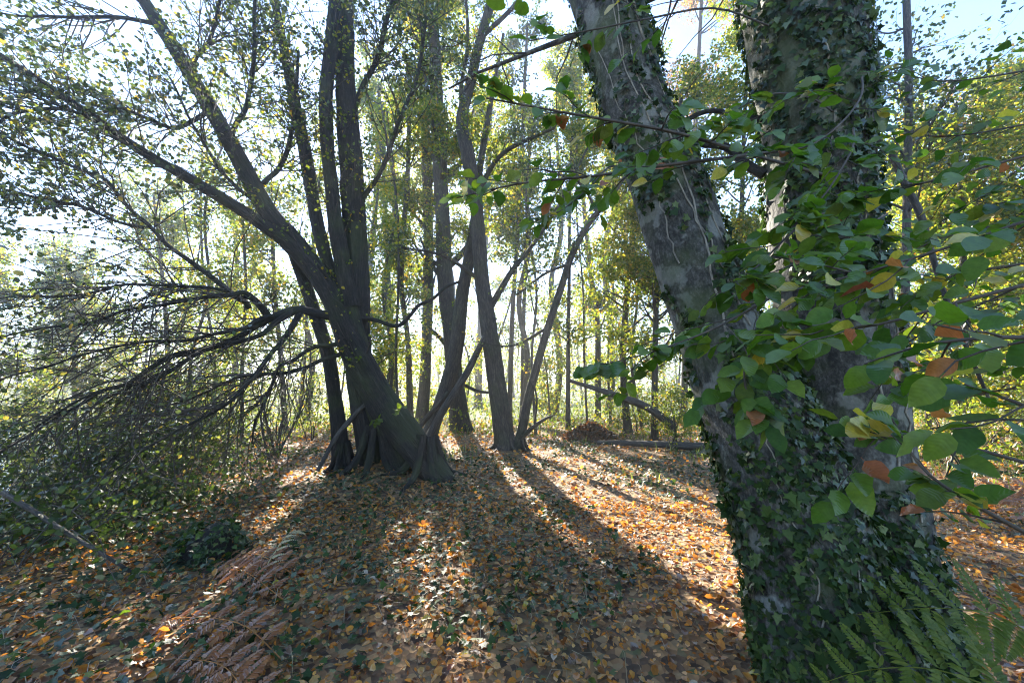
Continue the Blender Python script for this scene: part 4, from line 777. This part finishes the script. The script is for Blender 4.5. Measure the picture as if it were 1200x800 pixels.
# leaf heap and fallen log at the back
H0 = gpt(692, 514); TH = thing('leaf_heap', 'dark heap of dead leaves and twigs right of centre', 'heap', H0)
b = MB(); na, nr = 40, 14; aa, rq = np.meshgrid(np.linspace(0, 2 * math.pi, na, endpoint=False), np.linspace(0, 1, nr))
hx = H0[0] + np.cos(aa) * rq * .7; hy = H0[1] + np.sin(aa) * rq * .6; hz = ground_h(hx, hy) - .05 + .42 * (1 - rq ** 1.4) * (1 + .35 * (fbm(hx * 4, hy * 4) - .5))
i = (np.arange(nr - 1)[:, None] * na); j = np.arange(na)[None]; b.add(np.stack([hx, hy, hz], -1), np.stack([i + j, i + (j + 1) % na, i + (j + 1) % na + na, i + j + na], -1).reshape(-1, 4)); part('mound', b, M_GROUND, TH)
b = MB(); n = 1600; a = rng.random(n) * 6.28; rq = rng.random(n) ** .6; x = H0[0] + np.cos(a) * rq * .75; y = H0[1] + np.sin(a) * rq * .62; z = ground_h(x, y) + .42 * (1 - rq ** 1.4) - .01 + .05 * rng.random(n)
leaves(b, np.stack([x, y, z], -1), rng.normal(size=(n, 3)), rng.normal(size=(n, 3)) * .6 + [0, 0, 1], .06 + .05 * rng.random(n), OVAL, 0, rng.random(n) ** 2 * .2); part('leaves', b, M_LITTER, TH, kind='stuff')
g0, g1 = gpt(700, 520), gpt(835, 528); b = MB()
Stem([[*(g0 + [0, 0, .05]), .05], [*((g0 * .6 + g1 * .4) + [0, 0, .08]), .075], [*(g1 + [0, 0, .09]), .095], [*(g1 + [1.1, -.1, .1]), .10]], sides=14, step=.06, lump=.1, seed=4).into(b)
solo('fallen_log', b, M_DEAD, 'dark fallen log lying across the back of the clearing', 'log', g0)
# fallen bough propped behind the heap
b = MB(); S_([(668, 446, 10.6, 4), (700, 456, 10.4, 6), (730, 466, 10.2, 9), (760, 478, 10.0, 10), (790, 500, 9.8, 11)], sides=8, step=.08).into(b)
solo('fallen_bough', b, M_DEAD, 'propped fallen bough slanting behind the leaf heap', 'branch', P(790, 500, 9.8))

# ================================================================== FERNS
def pinna_mesh(name, m, L, n=14, W=.2, seed=0, curl=0.0):
    r = np.random.default_rng(seed); b = MB()
    x = np.linspace(0, L, 8); z = curl * (x / L) ** 2 * L; y = np.zeros(8); rib = np.stack([x, y, z], -1)
    tubes(b, rib[None], np.linspace(.0016, .0006, 8)[None], 3, hue=np.array([.9]))
    u = np.repeat(np.linspace(.04, .97, n), 2); sg = np.tile([1, -1], n); c = np.stack([u * L, 0 * u, curl * u ** 2 * L], -1)
    ln = W * L * (1 - .85 * u ** 1.8) * (.9 + .2 * r.random(2 * n)); ax = np.stack([.45 + 0 * u, sg, r.normal(size=2 * n) * .12 + curl], -1)
    nm = np.stack([r.normal(size=2 * n) * .15, r.normal(size=2 * n) * .15, 1 + 0 * u], -1)
    leaves(b, c, ax, nm, ln, OVAL if n < 18 else DIAM, 0, .2 + .6 * r.random(2 * n), wid=np.minimum(1.3, 1.9 * L / n / np.maximum(ln, 1e-4)))
    return b.mesh(name, m)
def fern(label, rachis, m, np_, pl, name='fern', cat='fern', loc=None, curl=-.15, roll=0.0, nfine=14, upv=(0, 0, 1), W=.2, group=None):
    t = thing(name, label, cat, loc if loc is not None else rachis[0][0], group)
    base = [pinna_mesh('pinna', m, 1.0, nfine, W, k, curl) for k in range(3)]
    for fi, R in enumerate(rachis):
        R = spline(np.array(R), 18); b = MB(); tubes(b, R[None], np.linspace(.0035, .0009, 18)[None], 5, hue=np.array([.9])); fr = part('frond', b, m, t)
        tg = nrm(np.gradient(R, axis=0))
        for k in range(np_):
            f = .10 + .88 * (k + .5) / np_; x = f * 17; i = min(int(x), 16); c = R[i] + (R[i + 1] - R[i]) * (x - i)
            ln = pl * math.sin(math.pi * min(1, .22 + .78 * f)) ** .8 * (1.02 - .2 * f) + .02
            for sg in (1, -1):
                side = nrm(np.cross(tg[i], np.asarray(upv, float))) * sg
                ax = nrm(side + tg[i] * .38 + rng.normal(size=3) * .06 + np.array([0, 0, -.06])); nm = np.asarray(upv, float) + rng.normal(size=3) * .16
                o = link('pinna', base[k % 3], fr); o.matrix_basis = frame_mat(c - ORG[t.name], ax, nm, ln)
    return t
fb = gpt(1150, 800)
fern('green fern with long combed fronds at the foot of the big beech', [
    [P(1235, 760, 1.75), P(1170, 722, 1.8), P(1100, 712, 1.82), P(1040, 716, 1.85), P(985, 722, 1.9)],
    [P(1230, 840, 1.45), P(1150, 800, 1.5), P(1080, 782, 1.55), P(1010, 786, 1.6), P(950, 805, 1.62)]], M_FERN, 7, .20, loc=fb, curl=.05, nfine=15, upv=(.1, -.75, .66), W=.3)
fern('russet dead bracken lying flat on the leaves, lower left', [
    [gpt(330, 720) + [0, 0, .06], gpt(285, 690) + [0, 0, .10], gpt(250, 672) + [0, 0, .07]], [gpt(345, 690) + [0, 0, .06], gpt(305, 672) + [0, 0, .12], gpt(270, 655) + [0, 0, .06]]], M_FERND, 8, .16, 'bracken', 'fern', gpt(300, 690), -.2, nfine=14, upv=(-.1, -.35, .93), W=.3)
fern('brown dead bracken nearest the camera at bottom left', [
    [gpt(330, 790) + [0, 0, .05], gpt(280, 760) + [0, 0, .10], gpt(215, 745) + [0, 0, .08], gpt(160, 750) + [0, 0, .04]], [gpt(300, 850) + [0, 0, .05], gpt(260, 810) + [0, 0, .1], gpt(200, 790) + [0, 0, .06]]], M_FERND, 8, .17, 'bracken', 'fern', gpt(280, 790), -.2, nfine=14, upv=(-.1, -.3, .95), W=.3)
fern('pale bleached curling bracken frond catching the sun beside the stump', [
    [gpt(305, 690) + [0, 0, .05], gpt(320, 672) + [0, 0, .14], gpt(338, 655) + [0, 0, .20], gpt(358, 648) + [0, 0, .16]]], M_FERNP, 8, .09, 'bracken', 'fern', gpt(312, 682), -.7, nfine=10, upv=(-.5, -.5, .7), W=.22)
fern('reddish bracken beyond the beech at the right border', [
    [gpt(1250, 640) + [0, 0, .1], gpt(1190, 610) + [0, 0, .22], gpt(1140, 595) + [0, 0, .15]], [gpt(1250, 600) + [0, 0, .1], gpt(1190, 590) + [0, 0, .25], gpt(1120, 585) + [0, 0, .12]]], M_FERND, 7, .28, 'bracken', 'fern', gpt(1250, 620), -.2, nfine=14, upv=(-.2, -.4, .9))

# ================================================================== FOREST FLOOR
def floor_pts(n, d0, d1, pw, side=1.5, pad=1.2):
    d = (d0 ** pw + (d1 ** pw - d0 ** pw) * rng.random(n)) ** (1 / pw); x = (rng.random(n) * 2 - 1) * (d * side + pad); return x, d
def lay(mb, x, y, size, shape, hue, lift=(.0, .03), tilt=.45, wid=1.0):
    n = len(x); z = ground_h(x, y) + lift[0] + lift[1] * rng.random(n)
    leaves(mb, np.stack([x, y, z], -1), np.concatenate([rng.normal(size=(n, 2)), rng.normal(size=(n, 1)) * .35], 1), rng.normal(size=(n, 3)) * tilt + [0, 0, 1], size, shape, 0, hue, wid)
def lhue(x, y):
    n = len(x); h = rng.random(n) ** .8; return np.clip(h * .95 + .25 * (fbm(x * .8, y * .8 + 9) - .5), 0, 1)
def off_beech(x, y): return ((x - 1.86) ** 2 + (y - 2.35) ** 2) > .42 ** 2
mb = MB(); x, y = floor_pts(33000, .7, 5.2, 1.8); k = (x > -9) & off_beech(x, y); x, y = x[k], y[k]
lay(mb, x, y, .022 + .042 * rng.random(len(x)) ** 2.2, CURL, lhue(x, y), (.0, .045), .72)
x, y = floor_pts(40000, 5.0, 17, 1.0); k = (x > -11); x, y = x[k], y[k]
k = y < 8
lay(mb, x[k], y[k], (.04 + .03 * rng.random(k.sum())) * (1 + y[k] * .04), HEX, lhue(x[k], y[k]), (0, .035), .5); k = ~k
lay(mb, x[k], y[k], (.04 + .03 * rng.random(k.sum())) * (1 + y[k] * .04), DIAM, lhue(x[k], y[k]), (0, .035), .5)
link('leaf_litter', mb.mesh('leaf_litter', M_LITTER), kind='stuff')
mb = MB(); x, y = floor_pts(40000, .8, 11, 1.35)
k = (fbm(x * .9 + 31, y * .9 + 2) + .17 * np.exp(-((x + .5) ** 2 + (y - 3.6) ** 2) / 7) - .18 * smooth(.6, 2.0, x) * (y < 6) - .15 * smooth(-1.6, -3, x) > .445) & off_beech(x, y); x, y = x[k], y[k]
lay(mb, x, y, (.030 + .026 * rng.random(len(x))) * (1 + y * .03), IVY, None, (.015, .06), .38)
link('ivy_ground_cover', mb.mesh('ivy_ground_cover', M_IVY), kind='stuff')
# dry stalks and grass blades
def blades(mb, x, y, L, w, hue, lean=.8, z0=0.0):
    n = len(x); a = rng.random(n) * 6.28; o = np.stack([np.cos(a), np.sin(a), 0 * a], -1); b0 = np.stack([x, y, ground_h(x, y) + z0], -1); sd = np.stack([-np.sin(a), np.cos(a), 0 * a], -1) * np.asarray(w).reshape(-1, 1)
    le = lean * (.4 + rng.random(n))[:, None]; L = np.asarray(L).reshape(-1, 1)
    m = b0 + L * (.5 * np.array([0, 0, 1.0]) + .22 * le * o); e = b0 + L * (np.array([0, 0, 1.0]) * np.clip(.95 - .45 * le, .1, 1) + .75 * le * o)
    v = np.stack([b0 - sd, b0 + sd, m + sd * .8, m - sd * .8, e], 1); i = (np.arange(n) * 5)[:, None]
    mb.add(v, i + np.array([[0, 1, 2, 3]]), 0, np.repeat(hue, 5)); mb.f3.append(i + np.array([[3, 2, 4]]) + mb.n - 5 * n); mb.m3.append(np.zeros(n, int))
mb = MB(); x, y = floor_pts(5200, .9, 9, 1.5); k = (x > -7) & off_beech(x, y); x, y = x[k], y[k]; blades(mb, x, y, .06 + .16 * rng.random(len(x)) ** 2, .0012 + .0012 * rng.random(len(x)), rng.random(len(x)), 1.3)
link('dry_stalks', mb.mesh('dry_stalks', M_STALK), kind='stuff')
mb = MB(); x, y = floor_pts(26000, 5.5, 30, 1.2); k = (fbm(x * .5, y * .5 + 70) + .5 * smooth(10, 15, y) + .25 * smooth(.5, 4, x) * smooth(5, 7, y) > .62) & (x > -14); x, y = x[k], y[k]
blades(mb, x, y, (.10 + .22 * rng.random(len(x))) * (1 + y * .02), .003 + .0006 * y, rng.random(len(x)), .8)
link('meadow_grass', mb.mesh('meadow_grass', M_GRASS), kind='stuff')
mb = MB(); x, y = floor_pts(60000, 11, 34, 1.3); n = len(x); k = fbm(x * .45 + 5, y * .45) > .42; x, y = x[k], y[k]; n = len(x)
z = ground_h(x, y) + rng.random(n) ** 1.3 * (.9 + 2.6 * smooth(13, 22, y)) * np.clip(fbm(x * .6, y * .6 + 3) * 2.2 - .35, .1, 2)
leaves(mb, np.stack([x, y, z], -1), rng.normal(size=(n, 3)), rng.normal(size=(n, 3)) * .6 + [0, 0, .8], (.06 + .05 * rng.random(n)) * (.8 + y * .03), DIAM, 0); link('undergrowth', mb.mesh('undergrowth', M_LEAFB), kind='stuff')

mb = MB(); x, y = floor_pts(420, 1.0, 9, 1.4); k = (x > -7) & off_beech(x, y); x, y = x[k], y[k]; n = len(x); a = rng.random(n) * 6.28; L = .08 + .35 * rng.random(n) ** 2
pp = np.zeros((n, 4, 3))
for j, t in enumerate((-.5, -.15, .2, .5)): pp[:, j, 0] = x + np.cos(a) * L * t + rng.normal(size=n) * .008; pp[:, j, 1] = y + np.sin(a) * L * t + rng.normal(size=n) * .008
pp[:, :, 2] = ground_h(pp[:, :, 0], pp[:, :, 1]) + .03 + .015 * rng.random((n, 4))
tubes(mb, pp, (.0018 + .004 * rng.random(n) ** 3)[:, None] * np.array([[1, .9, .8, .6]]), 4); link('fallen_twigs', mb.mesh('fallen_twigs', M_DEAD), kind='stuff')
# larger fallen leaves lying nearest, one by one
FM = [beech_leaf_mesh('fallen_leaf', m, 60 + k, .18 + .1 * (k % 3), .25, .05) for k, m in enumerate([M_FB, M_FB, M_FB, M_FT, M_FT, M_BO, M_BO, M_BY, M_BL])]
x, y = floor_pts(520, 1.15, 3.4, 1.6, 1.35, .2); k = off_beech(x, y) & (x > -4.2); x, y = x[k][:300], y[k][:300]
for a, c in zip(x, y):
    o = link('fallen_leaf', FM[int(rng.integers(len(FM)))], GROUND)
    an = rng.random() * 6.28
    o.matrix_basis = frame_mat(np.array([a, c, ground_h(a, c) + .035 + .015 * rng.random()]), np.array([math.cos(an), math.sin(an), rng.normal() * .2]), np.array([0, 0, 1.0]) + rng.normal(size=3) * .3, rng.uniform(.045, .07))

# ================================================================== FAR WOODLAND (one mass)
mb = MB(); N = 150
tx = (rng.random(N) * 2 - 1); ty = 27 + 45 * rng.random(N); tx = tx * ty * 1.5
hh = 7 + 5 * rng.random(N); cen = np.abs(tx / ty + .08) < .34; hh[cen] *= .75
tz = ground_h(tx, ty)
pth = np.stack([np.stack([tx, ty, tz - .1], -1), np.stack([tx + rng.normal(size=N) * .3, ty, tz + hh * .5], -1), np.stack([tx + rng.normal(size=N) * .6, ty, tz + hh], -1)], 1)
tubes(mb, pth, np.stack([.11 + 0 * tx, .08 + 0 * tx, .03 + 0 * tx], 1), 5, 0)
lp, lr = spawn(pth, np.stack([.1 + 0 * tx] * 3, 1), 24, .03, 1, (1.2, 3.2), (40, 80), 4, (0, 0, .05), .2, .3, .3)
tubes(mb, lp, lr, 3, 0)
leaf_on(mb, lp, 34, (.14, .24), DIAM, 1, gap=.9, spread=.35)
link('far_woodland', mb.mesh('far_woodland', [M_TWIG, M_LEAFB]), kind='stuff')

mb = MB(); N = 22; an = np.radians(np.concatenate([np.linspace(62, 298, N)])); rd = 10 + 9 * rng.random(N)
tx, ty = np.sin(an) * rd, np.cos(an) * rd; tz = ground_h(tx, ty); hh = 9 + 4 * rng.random(N)
pth = np.stack([np.stack([tx, ty, tz - .1], -1), np.stack([tx + rng.normal(size=N) * .4, ty, tz + hh * .5], -1), np.stack([tx + rng.normal(size=N) * .8, ty, tz + hh], -1)], 1)
tubes(mb, pth, np.stack([.16 + 0 * tx, .12 + 0 * tx, .04 + 0 * tx], 1), 5, 0)
lp, lr = spawn(pth, np.stack([.1 + 0 * tx] * 3, 1), 26, .08, 1, (1.2, 3.2), (40, 80), 4, (0, 0, .05), .2, .3, .3)
tubes(mb, lp, lr, 3, 0); leaf_on(mb, lp, 30, (.16, .26), DIAM, 1, gap=0, spread=.35)
link('surrounding_woodland', mb.mesh('surrounding_woodland', [M_TWIG, M_LEAFA]), kind='stuff')
# the beech's own crown, above the picture
cp = []
for s_ in (sf1, sf2):
    for k in range(9):
        a = rng.random() * 6.28; p = s_.c[-1].copy(); d = nrm(np.array([math.cos(a) * .9, math.sin(a) * .9 - .25, .55])); q = [p]
        for _ in range(9): d = nrm(d + rng.normal(size=3) * .15 + np.array([0, 0, .01])); p = p + d * .42; q.append(p)
        cp.append(q)
cp = np.array(cp); cr = np.full((18, 10), .05) * np.linspace(1, .25, 10)
add_limbs(TF, cp, cr, M_BEECH)
crown(TF, cp, cr, (12, (.6, 1.4)), (2, (.3, .6)), (5, (.07, .10)), [M_TWIG, M_LEAFA], DIAM, trop=(0, 0, .02), keepf=lambda c: (c[:, 2] - 1.5) > 1.12 * c[:, 1])

# ================================================================== HAZE
if HAZE:
    m, t = mat('thin_haze'); pv = node(t, 'ShaderNodeVolumePrincipled'); pv.inputs['Color'].default_value = (.95, .97, 1, 1); pv.inputs['Density'].default_value = HAZE; pv.inputs['Anisotropy'].default_value = .90
    o = node(t, 'ShaderNodeOutputMaterial'); t.links.new(pv.outputs[0], o.inputs['Volume'])
    lo, hi = np.array([-420, -70, -3.5]), np.array([420, 620, 22.0])
    v = np.array([[(lo, hi)[i][0], (lo, hi)[j][1], (lo, hi)[k][2]] for k in (0, 1) for j in (0, 1) for i in (0, 1)])
    mb = MB(); mb.add(v, np.array([[0, 2, 3, 1], [4, 5, 7, 6], [0, 1, 5, 4], [2, 6, 7, 3], [0, 4, 6, 2], [1, 3, 7, 5]]))
    link('haze', mb.mesh('haze', m, smooth_=False), kind='stuff')
print('TRIS', sum(len(o.data.loops) - 2 * len(o.data.polygons) for o in SC.objects if o.type == 'MESH' and o.data.users == 1), 'OBJ', len(SC.objects))
